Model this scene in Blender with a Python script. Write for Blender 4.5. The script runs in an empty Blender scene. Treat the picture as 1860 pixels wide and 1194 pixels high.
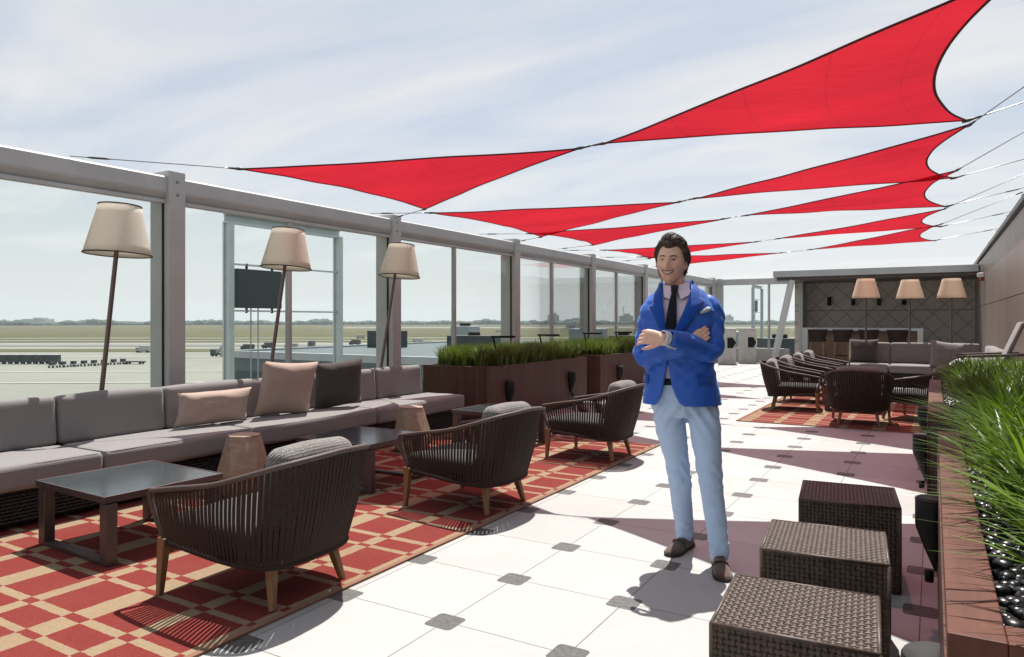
import bpy, bmesh, math, random
import numpy as np
from mathutils import Vector, Matrix, noise as mnoise

random.seed(7); np.random.seed(7)
sc = bpy.context.scene
COL = sc.collection
R_ = math.radians

# ---------------------------------------------------------------- camera
cd = bpy.data.cameras.new('camera'); cam = bpy.data.objects.new('camera', cd); COL.objects.link(cam)
cam.location = (0, 0, 1.33)
cam.rotation_euler = (R_(90), 0, R_(30.65))
cd.sensor_width = 36; cd.lens = 1291 / 1860 * 36
cd.shift_y = -14 / 1860
cd.clip_start = 0.05; cd.clip_end = 9000
sc.camera = cam

# ---------------------------------------------------------------- world, sun, exposure
SUN_DIR = Vector((-.13, .41, 1)).normalized()          # towards the sun
SUN_EL = math.asin(SUN_DIR.z); SUN_AZ = math.atan2(SUN_DIR.x, SUN_DIR.y)
w = bpy.data.worlds.new('World'); sc.world = w; w.use_nodes = True
nt = w.node_tree; nt.nodes.clear()
def N(tree, typ, **kw):
    n = tree.nodes.new(typ)
    for k, v in kw.items():
        if k in n.inputs.keys() if hasattr(n.inputs, 'keys') else False: n.inputs[k].default_value = v
        else: setattr(n, k, v)
    return n
out = N(nt, 'ShaderNodeOutputWorld'); bg = N(nt, 'ShaderNodeBackground'); bg.inputs['Strength'].default_value = .09
sky = N(nt, 'ShaderNodeTexSky'); sky.sky_type = 'NISHITA'; sky.sun_disc = False
sky.sun_elevation = SUN_EL; sky.sun_rotation = SUN_AZ; sky.altitude = 0; sky.air_density = 1.0; sky.dust_density = 2.0; sky.ozone_density = 1
tc = N(nt, 'ShaderNodeTexCoord')
sep = N(nt, 'ShaderNodeSeparateXYZ'); nt.links.new(tc.outputs['Generated'], sep.inputs[0])
def wmath(op, a, b=None, clamp=False):
    m = N(nt, 'ShaderNodeMath'); m.operation = op; m.use_clamp = clamp
    for i, v in enumerate((a, b)):
        if v is None: continue
        if isinstance(v, (int, float)): m.inputs[i].default_value = v
        else: nt.links.new(v, m.inputs[i])
    return m.outputs[0]
# high thin cloud: project the direction on a flat layer
zc = wmath('MAXIMUM', sep.outputs['Z'], 0.0)
zc = wmath('ADD', zc, .12)
px_ = wmath('DIVIDE', sep.outputs['X'], zc); py_ = wmath('DIVIDE', sep.outputs['Y'], zc)
cmb = N(nt, 'ShaderNodeCombineXYZ'); nt.links.new(px_, cmb.inputs[0]); nt.links.new(py_, cmb.inputs[1])
mp = N(nt, 'ShaderNodeMapping'); mp.inputs['Rotation'].default_value = (0, 0, R_(-25)); mp.inputs['Scale'].default_value = (.5, 1.35, 1)
nt.links.new(cmb.outputs[0], mp.inputs[0])
n1 = N(nt, 'ShaderNodeTexNoise'); n1.inputs['Scale'].default_value = 1.15; n1.inputs['Detail'].default_value = 7; n1.inputs['Roughness'].default_value = .55; n1.inputs['Distortion'].default_value = .5
nt.links.new(mp.outputs[0], n1.inputs['Vector'])
cr = N(nt, 'ShaderNodeValToRGB'); cr.color_ramp.elements[0].position = .34; cr.color_ramp.elements[1].position = .64
cr.color_ramp.elements[0].color = (.10, .10, .10, 1); cr.color_ramp.elements[1].color = (1, 1, 1, 1)
nt.links.new(n1.outputs['Fac'], cr.inputs[0])
lowz = wmath('SUBTRACT', 1.0, wmath('MULTIPLY', sep.outputs['Z'], 2.9, True), True)   # whiter near the horizon
cov = wmath('MAXIMUM', cr.outputs[0], wmath('MULTIPLY', lowz, .95))
cov = wmath('MULTIPLY', cov, .92)
mx = N(nt, 'ShaderNodeMix'); mx.data_type = 'RGBA'
veil = N(nt, 'ShaderNodeMix'); veil.data_type = 'RGBA'; veil.inputs['Factor'].default_value = .55
nt.links.new(sky.outputs[0], veil.inputs['A']); veil.inputs['B'].default_value = (3.35, 3.75, 4.3, 1)
nt.links.new(cov, mx.inputs['Factor']); nt.links.new(veil.outputs['Result'], mx.inputs['A'])
wmx = N(nt, 'ShaderNodeMix'); wmx.data_type = 'RGBA'; nt.links.new(lowz, wmx.inputs['Factor']); wmx.inputs['A'].default_value = (5.5, 5.55, 5.6, 1); wmx.inputs['B'].default_value = (6.3, 6.35, 6.3, 1)
nt.links.new(wmx.outputs['Result'], mx.inputs['B'])
nt.links.new(mx.outputs['Result'], bg.inputs['Color']); nt.links.new(bg.outputs[0], out.inputs['Surface'])

ld = bpy.data.lights.new('sun', 'SUN'); ld.energy = 5.0; ld.angle = R_(.5); ld.color = (1, .96, .9)
sun = bpy.data.objects.new('sun', ld); COL.objects.link(sun)
sun.rotation_euler = SUN_DIR.to_track_quat('Z', 'Y').to_euler()
sun.location = (0, 0, 30)
vs = sc.view_settings
sc.display_settings.display_device = 'sRGB'
vs.view_transform = 'Standard'; vs.look = 'None'; vs.gamma = 1; vs.use_curve_mapping = False
vs.exposure = 0.72
sc.cycles.max_bounces = 8; sc.cycles.diffuse_bounces = 3; sc.cycles.transparent_max_bounces = 12
sc.cycles.caustics_reflective = False; sc.cycles.caustics_refractive = False
try: sc.cycles.use_denoising = True
except Exception: pass

# ---------------------------------------------------------------- materials
class MT:
    """small wrapper to wire a node material"""
    def __init__(s, name):
        s.m = bpy.data.materials.new(name); s.m.use_nodes = True; s.t = s.m.node_tree
        s.b = s.t.nodes['Principled BSDF']; s.out = s.t.nodes['Material Output']
    def n(s, typ): return s.t.nodes.new(typ)
    def l(s, a, b): s.t.links.new(a, b)
    def val(s, sock, v):
        if isinstance(v, (int, float, tuple)): sock.default_value = v
        else: s.l(v, sock)
    def math(s, op, a, b=None, c=None, clamp=False):
        m = s.n('ShaderNodeMath'); m.operation = op; m.use_clamp = clamp
        for i, v in enumerate((a, b, c)):
            if v is not None: s.val(m.inputs[i], v)
        return m.outputs[0]
    def coord(s, kind='Object', scale=None):
        o = s.n('ShaderNodeTexCoord').outputs[kind]
        if scale:
            mp = s.n('ShaderNodeMapping'); mp.inputs['Scale'].default_value = scale; s.l(o, mp.inputs[0]); o = mp.outputs[0]
        return o
    def xyz(s, kind='Object'):
        sp = s.n('ShaderNodeSeparateXYZ'); s.l(s.coord(kind), sp.inputs[0]); return sp.outputs
    def noise(s, scale, detail=4, rough=.55, vec=None, dist=0):
        t = s.n('ShaderNodeTexNoise'); t.inputs['Scale'].default_value = scale; t.inputs['Detail'].default_value = detail
        t.inputs['Roughness'].default_value = rough; t.inputs['Distortion'].default_value = dist
        s.l(vec if vec is not None else s.coord(), t.inputs['Vector']); return t.outputs['Fac']
    def ramp(s, fac, p0, p1, c0=(0, 0, 0, 1), c1=(1, 1, 1, 1)):
        r = s.n('ShaderNodeValToRGB'); e = r.color_ramp.elements
        e[0].position = p0; e[1].position = p1; e[0].color = c0; e[1].color = c1
        s.l(fac, r.inputs[0]); return r.outputs[0]
    def mix(s, fac, a, b):
        m = s.n('ShaderNodeMix'); m.data_type = 'RGBA'
        s.val(m.inputs['Factor'], fac)
        for k, v in (('A', a), ('B', b)):
            if isinstance(v, tuple): m.inputs[k].default_value = v if len(v) == 4 else (*v, 1)
            else: s.l(v, m.inputs[k])
        return m.outputs['Result']
    def bump(s, h, strength=.3, dist=.005):
        b = s.n('ShaderNodeBump'); b.inputs['Strength'].default_value = strength; b.inputs['Distance'].default_value = dist
        s.l(h, b.inputs['Height']); s.l(b.outputs[0], s.b.inputs['Normal'])
    def base(s, c): s.val(s.b.inputs['Base Color'], c if not isinstance(c, tuple) or len(c) == 4 else (*c, 1))

def mul(c, k): return tuple(min(1, x * k) for x in c[:3])
def simple(name, col, rough=.6, metal=0, var=.18, nscale=6, bump=0, bscale=60, bdist=.003, spec=.5, sheen=0, stretch=None):
    t = MT(name)
    vec = t.coord('Object', stretch) if stretch else t.coord()
    f = t.ramp(t.noise(nscale, 5, .6, vec), .3, .7)
    t.base(t.mix(f, mul(col, 1 - var), mul(col, 1 + var)))
    t.b.inputs['Roughness'].default_value = rough; t.b.inputs['Metallic'].default_value = metal
    t.b.inputs['Specular IOR Level'].default_value = spec
    if sheen: t.b.inputs['Sheen Weight'].default_value = sheen
    if bump: t.bump(t.noise(bscale, 3, .6, vec), bump, bdist)
    return t.m
def fabric(name, col, scale=420, bump=.35, var=.12, sheen=.15, melange=.0):
    t = MT(name)
    big = t.ramp(t.noise(5, 4), .3, .7)
    c = t.mix(big, mul(col, 1 - var), mul(col, 1 + var))
    if melange:
        fine = t.ramp(t.noise(170, 2), .35, .65)
        c = t.mix(fine, mul(col, 1 - melange), mul(col, 1 + melange))
    t.base(c); t.b.inputs['Roughness'].default_value = .9; t.b.inputs['Specular IOR Level'].default_value = .2
    t.b.inputs['Sheen Weight'].default_value = sheen
    x = t.xyz()
    s1 = t.math('SINE', t.math('MULTIPLY', t.math('ADD', x[0], x[1]), scale))
    s2 = t.math('SINE', t.math('MULTIPLY', t.math('ADD', x[2], x[1]), scale))
    t.bump(t.math('ADD', t.math('MULTIPLY', s1, s2), t.math('MULTIPLY', t.noise(14, 4), 3)), bump, .002)
    return t.m

# floor: white pavers, dark joints, grey corner plates on a .602 m grid
def floor_material():
    t = MT('white paver'); x = t.xyz()
    P = .602
    def cell(c, off):
        q = t.math('DIVIDE', t.math('SUBTRACT', c, off), P)
        fl = t.math('ROUND', q)
        return t.math('MULTIPLY', t.math('ABSOLUTE', t.math('SUBTRACT', q, fl)), P), q
    dx, qx = cell(x[0], -.05); dy, qy = cell(x[1], .145)
    jmask = t.math('LESS_THAN', t.math('MINIMUM', dx, dy), .0028)
    # rounded square plate
    hx = t.math('MAXIMUM', t.math('SUBTRACT', dx, .048), 0.0); hy = t.math('MAXIMUM', t.math('SUBTRACT', dy, .048), 0.0)
    rr = t.math('SQRT', t.math('ADD', t.math('MULTIPLY', hx, hx), t.math('MULTIPLY', hy, hy)))
    plate = t.math('LESS_THAN', rr, .020); rim = t.math('MULTIPLY', t.math('LESS_THAN', rr, .023), t.math('SUBTRACT', 1.0, plate))
    # per paver tint
    wn = t.n('ShaderNodeTexWhiteNoise'); wn.noise_dimensions = '2D'; cb = t.n('ShaderNodeCombineXYZ')
    t.l(t.math('FLOOR', qx), cb.inputs[0]); t.l(t.math('FLOOR', qy), cb.inputs[1]); t.l(cb.outputs[0], wn.inputs['Vector'])
    c = t.mix(wn.outputs['Value'], (.325, .320, .313), (.375, .370, .362))
    st = t.ramp(t.noise(1.6, 6, .65), .42, .72)
    c = t.mix(t.math('MULTIPLY', st, .30), c, (.25, .242, .228))
    speck = t.ramp(t.noise(150, 2, .6), .62, .72)
    c = t.mix(t.math('MULTIPLY', speck, .16), c, (.22, .215, .20))
    ring = t.math('MULTIPLY', t.ramp(rr, .0, .02), 1.0)
    wp = t.n('ShaderNodeTexWhiteNoise'); wp.noise_dimensions = '2D'; cb2 = t.n('ShaderNodeCombineXYZ')
    t.l(t.math('ROUND', qx), cb2.inputs[0]); t.l(t.math('ROUND', qy), cb2.inputs[1]); t.l(cb2.outputs[0], wp.inputs['Vector'])
    pc = t.mix(wp.outputs['Value'], (.075, .073, .071), (.125, .121, .118))
    pn = t.mix(t.ramp(t.noise(40, 3), .4, .65), pc, (.06, .058, .056))
    c = t.mix(jmask, c, (.11, .106, .10)); c = t.mix(rim, c, (.06, .06, .06)); c = t.mix(plate, c, pn)
    t.base(c)
    t.val(t.b.inputs['Roughness'], t.math('ADD', .5, t.math('MULTIPLY', t.noise(9, 4), .25)))
    t.b.inputs['Specular IOR Level'].default_value = .35
    h = t.math('SUBTRACT', t.math('MULTIPLY', t.noise(220, 3), .25), t.math('ADD', t.math('MULTIPLY', jmask, 1.0), t.math('MULTIPLY', rim, 1.0)))
    t.bump(h, .35, .003)
    return t.m

def rug_material():
    t = MT('red plaid rug'); x = t.xyz()
    wob = t.math('MULTIPLY', t.math('SUBTRACT', t.noise(30, 2), .5), .012)
    def stripes(c, period, offs):
        m = None
        q = t.math('FLOORED_MODULO', t.math('ADD', c, wob), period)
        for o, wd in offs:
            k = t.math('LESS_THAN', t.math('ABSOLUTE', t.math('SUBTRACT', q, o)), wd / 2)
            m = k if m is None else t.math('MAXIMUM', m, k)
        return m
    sx = stripes(x[0], .78, [(.16, .085), (.55, .145)])
    sy = stripes(x[1], .54, [(.10, .05), (.45, .042)])
    xor = t.math('ABSOLUTE', t.math('SUBTRACT', sx, sy))
    thr = t.ramp(t.noise(260, 2, .6, t.coord('Object', (1, .25, 1))), .3, .7)
    red = t.mix(thr, (.130, .019, .016), (.19, .032, .027)); bei = t.mix(thr, (.215, .152, .093), (.285, .21, .136))
    c = t.mix(xor, red, bei)
    dirt = t.ramp(t.noise(3, 5), .45, .75)
    c = t.mix(t.math('MULTIPLY', dirt, .2), c, (.16, .06, .04))
    t.base(c); t.b.inputs['Roughness'].default_value = .95; t.b.inputs['Specular IOR Level'].default_value = .15
    t.bump(t.math('ADD', t.noise(300, 2), t.math('MULTIPLY', t.math('SINE', t.math('MULTIPLY', x[1], 900)), .3)), .5, .004)
    return t.m

def wood_material(name, c0, c1, scale=(30, 2.5, 2.5), rough=.5, spec=.4):
    t = MT(name); v = t.coord('Object', scale)
    f = t.ramp(t.noise(2.0, 6, .65, v, .8), .3, .72)
    t.base(t.mix(f, c0, c1)); t.b.inputs['Roughness'].default_value = rough; t.b.inputs['Specular IOR Level'].default_value = spec
    t.bump(t.noise(4, 5, .6, v), .25, .003)
    return t.m

def plank_wood(name, c0, c1, plank=.11, axis=1):
    """vertical boards whose seams follow one axis"""
    t = MT(name); x = t.xyz()
    s = t.math('ADD', x[0], x[1])
    q = t.math('DIVIDE', s, plank); fl = t.math('FLOOR', q); fr = t.math('FRACT', q)
    wn = t.n('ShaderNodeTexWhiteNoise'); wn.noise_dimensions = '1D'; t.l(fl, wn.inputs['W'])
    v = t.coord('Object', (9, 9, 1.2)); f = t.ramp(t.noise(2.2, 6, .65, v, .5), .3, .7)
    c = t.mix(f, c0, c1); c = t.mix(t.math('MULTIPLY', wn.outputs['Value'], .5), c, mul(c0, .7))
    gap = t.math('LESS_THAN', fr, .05)
    t.base(t.mix(gap, c, mul(c0, .25))); t.b.inputs['Roughness'].default_value = .55; t.b.inputs['Specular IOR Level'].default_value = .35
    t.bump(t.math('SUBTRACT', t.math('MULTIPLY', t.noise(30, 4), .3), gap), .4, .004)
    return t.m

def glass_material():
    t = MT('tinted glass'); t.t.nodes.remove(t.b)
    tr = t.n('ShaderNodeBsdfTransparent'); tr.inputs[0].default_value = (.945, .968, .96, 1)
    gl = t.n('ShaderNodeBsdfGlossy'); gl.inputs['Roughness'].default_value = .01
    lw = t.n('ShaderNodeLayerWeight'); lw.inputs['Blend'].default_value = .12
    ms = t.n('ShaderNodeMixShader'); t.l(t.math('MULTIPLY', lw.outputs['Fresnel'], .55), ms.inputs[0]); t.l(tr.outputs[0], ms.inputs[1]); t.l(gl.outputs[0], ms.inputs[2])
    t.l(ms.outputs[0], t.out.inputs['Surface']); return t.m

def sail_material():
    t = MT('red sail cloth'); t.t.nodes.remove(t.b)
    x = t.xyz('Object'); uv = t.n('ShaderNodeTexCoord').outputs['UV']
    f = t.ramp(t.noise(.8, 6, .6, t.coord('Object', (.5, 1.6, 1)), .6), .28, .72)
    c = t.mix(f, (.25, .003, .007), (.37, .007, .014))
    seam = t.n('ShaderNodeSeparateXYZ'); t.l(uv, seam.inputs[0])
    sm_ = t.math('LESS_THAN', t.math('ABSOLUTE', t.math('SUBTRACT', t.math('FRACT', t.math('MULTIPLY', seam.outputs[0], 4.6)), .5)), .012)
    c = t.mix(t.math('MULTIPLY', sm_, .25), c, (.10, .002, .004))
    df = t.n('ShaderNodeBsdfDiffuse'); tl = t.n('ShaderNodeBsdfTranslucent'); tr = t.n('ShaderNodeBsdfTransparent')
    t.l(c, df.inputs[0]); t.l(t.mix(t.math('MULTIPLY', sm_, .28), t.mix(f, (.28, .003, .008), (.45, .008, .016)), (.12, .002, .004)), tl.inputs[0])
    tr.inputs[0].default_value = (.95, .28, .38, 1)
    b = t.n('ShaderNodeBump'); b.inputs['Strength'].default_value = .6; b.inputs['Distance'].default_value = .03
    v = t.n('ShaderNodeMapping'); v.inputs['Scale'].default_value = (3, 26, 1); t.l(uv, v.inputs[0])
    t.l(t.noise(1.5, 3, .5, v.outputs[0]), b.inputs['Height'])
    t.l(b.outputs[0], df.inputs['Normal']); t.l(b.outputs[0], tl.inputs['Normal'])
    m1 = t.n('ShaderNodeMixShader'); m1.inputs[0].default_value = .62; t.l(df.outputs[0], m1.inputs[1]); t.l(tl.outputs[0], m1.inputs[2])
    m2 = t.n('ShaderNodeMixShader'); m2.inputs[0].default_value = .09; t.l(m1.outputs[0], m2.inputs[1]); t.l(tr.outputs[0], m2.inputs[2])
    t.l(m2.outputs[0], t.out.inputs['Surface']); return t.m

def shade_material(name, col, trans):
    t = MT(name); t.t.nodes.remove(t.b)
    f = t.ramp(t.noise(90, 3, .6, t.coord('Object', (1, 1, .2))), .3, .7); c = t.mix(f, mul(col, .92), mul(col, 1.05))
    df = t.n('ShaderNodeBsdfDiffuse'); tl = t.n('ShaderNodeBsdfTranslucent'); t.l(c, df.inputs[0]); tl.inputs[0].default_value = (*trans, 1)
    m1 = t.n('ShaderNodeMixShader'); m1.inputs[0].default_value = .58; t.l(df.outputs[0], m1.inputs[1]); t.l(tl.outputs[0], m1.inputs[2])
    t.l(m1.outputs[0], t.out.inputs['Surface']); return t.m

def leaf_material(name, c0, c1, scale=3):
    t = MT(name)
    at = t.n('ShaderNodeAttribute'); at.attribute_name = 'tint'
    f = t.math('ADD', t.math('MULTIPLY', at.outputs['Fac'], .75), t.math('MULTIPLY', t.noise(scale, 3), .25))
    c = t.mix(f, c0, c1)
    t.base(c); t.b.inputs['Roughness'].default_value = .42; t.b.inputs['Specular IOR Level'].default_value = .45
    tl = t.n('ShaderNodeBsdfTranslucent'); t.l(t.mix(f, mul(c0, 1.5), mul(c1, 1.8)), tl.inputs[0])
    ms = t.n('ShaderNodeMixShader'); ms.inputs[0].default_value = .28; t.l(t.b.outputs[0], ms.inputs[1]); t.l(tl.outputs[0], ms.inputs[2])
    t.l(ms.outputs[0], t.out.inputs['Surface']); return t.m

def clad_material(name, col, seam=.6, metal=.35):
    t = MT(name); x = t.xyz()
    f = t.ramp(t.noise(1.0, 5, .6, t.coord('Object', (1, 1, .25))), .3, .7)
    q = t.math('DIVIDE', x[1], seam); wn = t.n('ShaderNodeTexWhiteNoise'); wn.noise_dimensions = '1D'; t.l(t.math('FLOOR', q), wn.inputs['W'])
    c = t.mix(f, mul(col, .85), mul(col, 1.15)); c = t.mix(t.math('MULTIPLY', wn.outputs['Value'], .35), c, mul(col, .7))
    t.base(c); t.b.inputs['Metallic'].default_value = metal; t.b.inputs['Roughness'].default_value = .42
    t.bump(t.noise(3, 3), .05, .01)
    return t.m

def diamond_material():
    t = MT('diamond bar panelling'); x = t.xyz()
    def lines(k):
        s = t.math('ADD', t.math('MULTIPLY', x[0], 1.0), t.math('MULTIPLY', x[2], k))
        fr = t.math('FRACT', t.math('DIVIDE', s, .62)); return t.math('LESS_THAN', t.math('ABSOLUTE', t.math('SUBTRACT', fr, .5)), .03)
    l = t.math('MAXIMUM', lines(1.0), lines(-1.0))
    hz = t.math('LESS_THAN', t.math('ABSOLUTE', t.math('SUBTRACT', x[2], 1.67)), .02)
    l = t.math('MAXIMUM', l, hz)
    f = t.ramp(t.noise(7, 5), .3, .7)
    c = t.mix(f, (.40, .345, .30), (.48, .42, .37))
    t.base(t.mix(l, c, (.24, .205, .175))); t.b.inputs['Roughness'].default_value = .6
    t.bump(t.math('SUBTRACT', t.math('MULTIPLY', t.noise(50, 3), .2), l), .4, .006); return t.m

def weave_material(name, c0, c1, scale=110):
    t = MT(name); x = t.xyz()
    f = t.ramp(t.noise(60, 2), .3, .7); t.base(t.mix(f, c0, c1)); t.b.inputs['Roughness'].default_value = .5
    a = t.math('SINE', t.math('MULTIPLY', t.math('ADD', x[0], x[1]), scale)); b = t.math('SINE', t.math('MULTIPLY', x[2], scale))
    t.bump(t.math('MULTIPLY', a, b), .9, .012); return t.m

def airfield_material(name, c0, c1, joints=True, scale=.02):
    t = MT(name); x = t.xyz()
    f = t.ramp(t.noise(scale, 6, .6), .3, .7); f2 = t.ramp(t.noise(scale * 9, 4, .6), .35, .7)
    c = t.mix(f, c0, c1); c = t.mix(t.math('MULTIPLY', f2, .25), c, mul(c0, .8))
    if joints:
        a = t.math('LESS_THAN', t.math('FRACT', t.math('DIVIDE', x[0], 7.5)), .03); b = t.math('LESS_THAN', t.math('FRACT', t.math('DIVIDE', x[1], 7.5)), .03)
        c = t.mix(t.math('MULTIPLY', t.math('MAXIMUM', a, b), .35), c, mul(c0, .5))
    t.base(c); t.b.inputs['Roughness'].default_value = .9; t.b.inputs['Specular IOR Level'].default_value = .15; return t.m

M = {}
M['floor'] = floor_material(); M['rug'] = rug_material()
M['rugedge'] = fabric('rug binding', (.20, .10, .06))
M['grey_steel'] = simple('grey painted steel', (.42, .418, .412), .6, .0, .08, 3, .05, 30)
M['dark_steel'] = simple('dark bronze steel', (.055, .045, .042), .4, .3, .2, 8)
M['glass'] = glass_material()
M['sail'] = sail_material(); M['webbing'] = fabric('dark red webbing', (.06, .008, .012), 700)
M['cable'] = simple('steel cable', (.30, .30, .31), .35, .9, .2, 40)
M['sofa'] = fabric('taupe sofa fabric', (.20, .187, .184), 500, .3, .10, .2, .12)
M['sofa_base'] = weave_material('dark wicker base', (.008, .006, .006), (.025, .019, .017), 160)
M['pillow_beige'] = fabric('beige pillow linen', (.38, .29, .24), 380, .45, .1, .2, .14)
M['pillow_dark'] = fabric('charcoal pillow linen', (.06, .053, .049), 380, .45, .12, .2, .2)
M['rope'] = simple('dark brown rope', (.027, .0145, .0105), .75, 0, .35, 90, .4, 500, .002, .22)
M['rim'] = simple('rope wrapped rim', (.063, .0403, .0319), .6, 0, .3, 80, .4, 400, .002)
M['teak'] = wood_material('teak', (.1428, .0672, .0277), (.252, .1344, .0588), (14, 14, 2))
M['seat_dark'] = fabric('dark grey seat fabric', (.05, .048, .048), 420, .4, .1, .2, .2)
M['seat_tweed'] = fabric('grey tweed', (.18, .165, .155), 300, .7, .1, .2, .55)
M['table_frame'] = simple('brown grey aluminium', (.095, .072, .068), .38, .55, .12, 6)
M['table_glass'] = simple('smoked table top', (.0378, .0462, .0504), .16, 0, .2, 3, 0, spec=.6)
M['stump'] = wood_material('facetted pale wood', (.2268, .1512, .1008), (.3528, .2604, .189), (3, 3, 16), .55)
M['wicker'] = simple('brown wicker strand', (.060, .040, .030), .5, 0, .45, 26, .2, 200, .002, .35)
M['wicker_dark'] = simple('dark wicker frame', (.018, .012, .011), .6, 0, .3, 20)
M['corten'] = wood_material('rust brown planter cap', (.066, .022, .0135), (.115, .043, .028), (7, 1.5, 7), .6, .25)
M['planter_wood'] = plank_wood('red brown planter boards', (.0504, .016, .0101), (.0966, .0336, .0202), .14)
M['planter_side'] = simple('dark planter side', (.055, .03, .025), .6, 0, .3, 6)
M['soil'] = simple('dark soil', (.02, .016, .012), .95, 0, .4, 20, .8, 60, .02)
M['pebble'] = simple('black polished pebble', (.013, .013, .015), .30, 0, .6, 14)
M['grass_long'] = leaf_material('long green grass', (.008, .026, .003), (.115, .20, .014), 5)
M['grass_short'] = leaf_material('hedge grass', (.014, .034, .006), (.135, .185, .018), 4)
M['black'] = simple('black powder coat', (.009, .008, .008), .6, .0, .25, 12, spec=.18)
M['lens'] = simple('frosted fixture top', (.022, .021, .021), .85, .0, .1, 8)
M['shade'] = shade_material('cream lamp shade', (.80, .775, .72), (.88, .83, .74))
M['shade_far'] = shade_material('warm lamp shade', (.82, .73, .64), (.88, .76, .64))
M['pole'] = simple('bronze lamp pole', (.15, .11, .10), .35, .7, .1, 12)
M['white_paint'] = simple('white paint', (.55, .545, .53), .5, 0, .06, 3)
M['stone_white'] = simple('white cast stone', (.46, .445, .415), .75, 0, .1, 7, .2, 90)
M['clad'] = clad_material('bronze wall cladding', (.26, .20, .165))
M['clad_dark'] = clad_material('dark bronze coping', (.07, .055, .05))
M['fascia'] = clad_material('grey fascia metal', (.40, .395, .40), 2.0, .3)
M['diamond'] = diamond_material()
M['barwood'] = wood_material('bar front wood', (.17, .095, .055), (.30, .19, .12), (3, 3, 14))
M['concrete'] = airfield_material('apron concrete', (.1974, .1974, .1722), (.2394, .2352, .2058))
M['asphalt'] = airfield_material('taxiway asphalt', (.1344, .1344, .1218), (.168, .168, .1512), False)
M['turf'] = airfield_material('dry airfield grass', (.0714, .0672, .0286), (.105, .0966, .0437), False, .01)
M['turf_pale'] = airfield_material('pale airfield grass', (.1512, .1512, .105), (.189, .1848, .1302), False, .01)
M['line'] = simple('pale paint line', (.3864, .3864, .3528), .8, 0, .08, .5)
M['trees'] = simple('far tree foliage', (.028, .054, .036), .95, 0, .35, .05)
M['far_wall'] = simple('far pale building', (.34, .36, .38), .8, 0, .1, .05)
M['roof_blue'] = simple('blue grey roof membrane', (.0714, .0924, .1008), .7, 0, .12, .3)
M['roof_edge'] = simple('pale roof edge', (.3528, .3864, .399), .6, 0, .08, .4)
M['conc_wall'] = simple('blue grey facade panels', (.09, .125, .14), .45, .2, .15, .4)
M['gantry'] = simple('pale blue steel', (.50, .56, .575), .5, .2, .08, 2)
M['screen'] = simple('slate display', (.035, .05, .06), .5, 0, .1, 3)
M['vehicle_white'] = simple('white vehicle paint', (.3864, .3864, .378), .4, 0, .06, 2)
M['vehicle_dark'] = simple('dark vehicle body', (.035, .045, .045), .5, 0, .3, 1)
M['tyre'] = simple('rubber', (.02, .02, .02), .9)
M['red_plastic'] = simple('dark red enamel', (.16, .02, .02), .4)
# clothing and skin
M['skin'] = simple('skin', (.68, .40, .30), .5, 0, .08, 25, .1, 200, .001)
M['hair'] = simple('dark brown hair', (.035, .017, .010), .45, 0, .5, 60, .6, 160, .006, stretch=(3, .6, 1))
M['jacket'] = fabric('royal blue jacket', (.008, .092, .48), 800, .3, .12, .6)
for k_ in ('jacket',):
    b__ = M[k_].node_tree.nodes['Principled BSDF']; b__.inputs['Roughness'].default_value = .46; b__.inputs['Specular IOR Level'].default_value = .55; b__.inputs['Sheen Roughness'].default_value = .35; b__.inputs['Sheen Tint'].default_value = (.35, .65, 1, 1)
M['jacket_dark'] = fabric('royal blue lapel', (.006, .06, .33), 800, .3, .12, .25)
M['shirt'] = fabric('pink shirt', (.72, .60, .70), 900, .2, .06, .1)
M['tie'] = fabric('navy tie', (.010, .010, .018), 700, .4)
M['jeans'] = fabric('pale blue trousers', (.46, .60, .82), 900, .35, .07, .15, .05)
M['suede'] = fabric('brown suede', (.07, .038, .024), 600, .3, .25, .4, .2)
M['sole'] = simple('dark sole', (.03, .022, .018), .8)
M['white_cloth'] = fabric('white cotton', (.55, .55, .565), 900, .2, .04)
M['eye_white'] = simple('eye white', (.40, .36, .33), .25); M['iris'] = simple('dark iris', (.02, .012, .008), .2)  # eye whites darkened in colour to imitate the shade of squinting lids
M['lip'] = simple('lip', (.30, .10, .085), .45); M['teeth'] = simple('teeth', (.58, .54, .48), .3)
M['button'] = simple('pale metal button', (.60, .57, .52), .3, .6, .1, 30)

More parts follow.
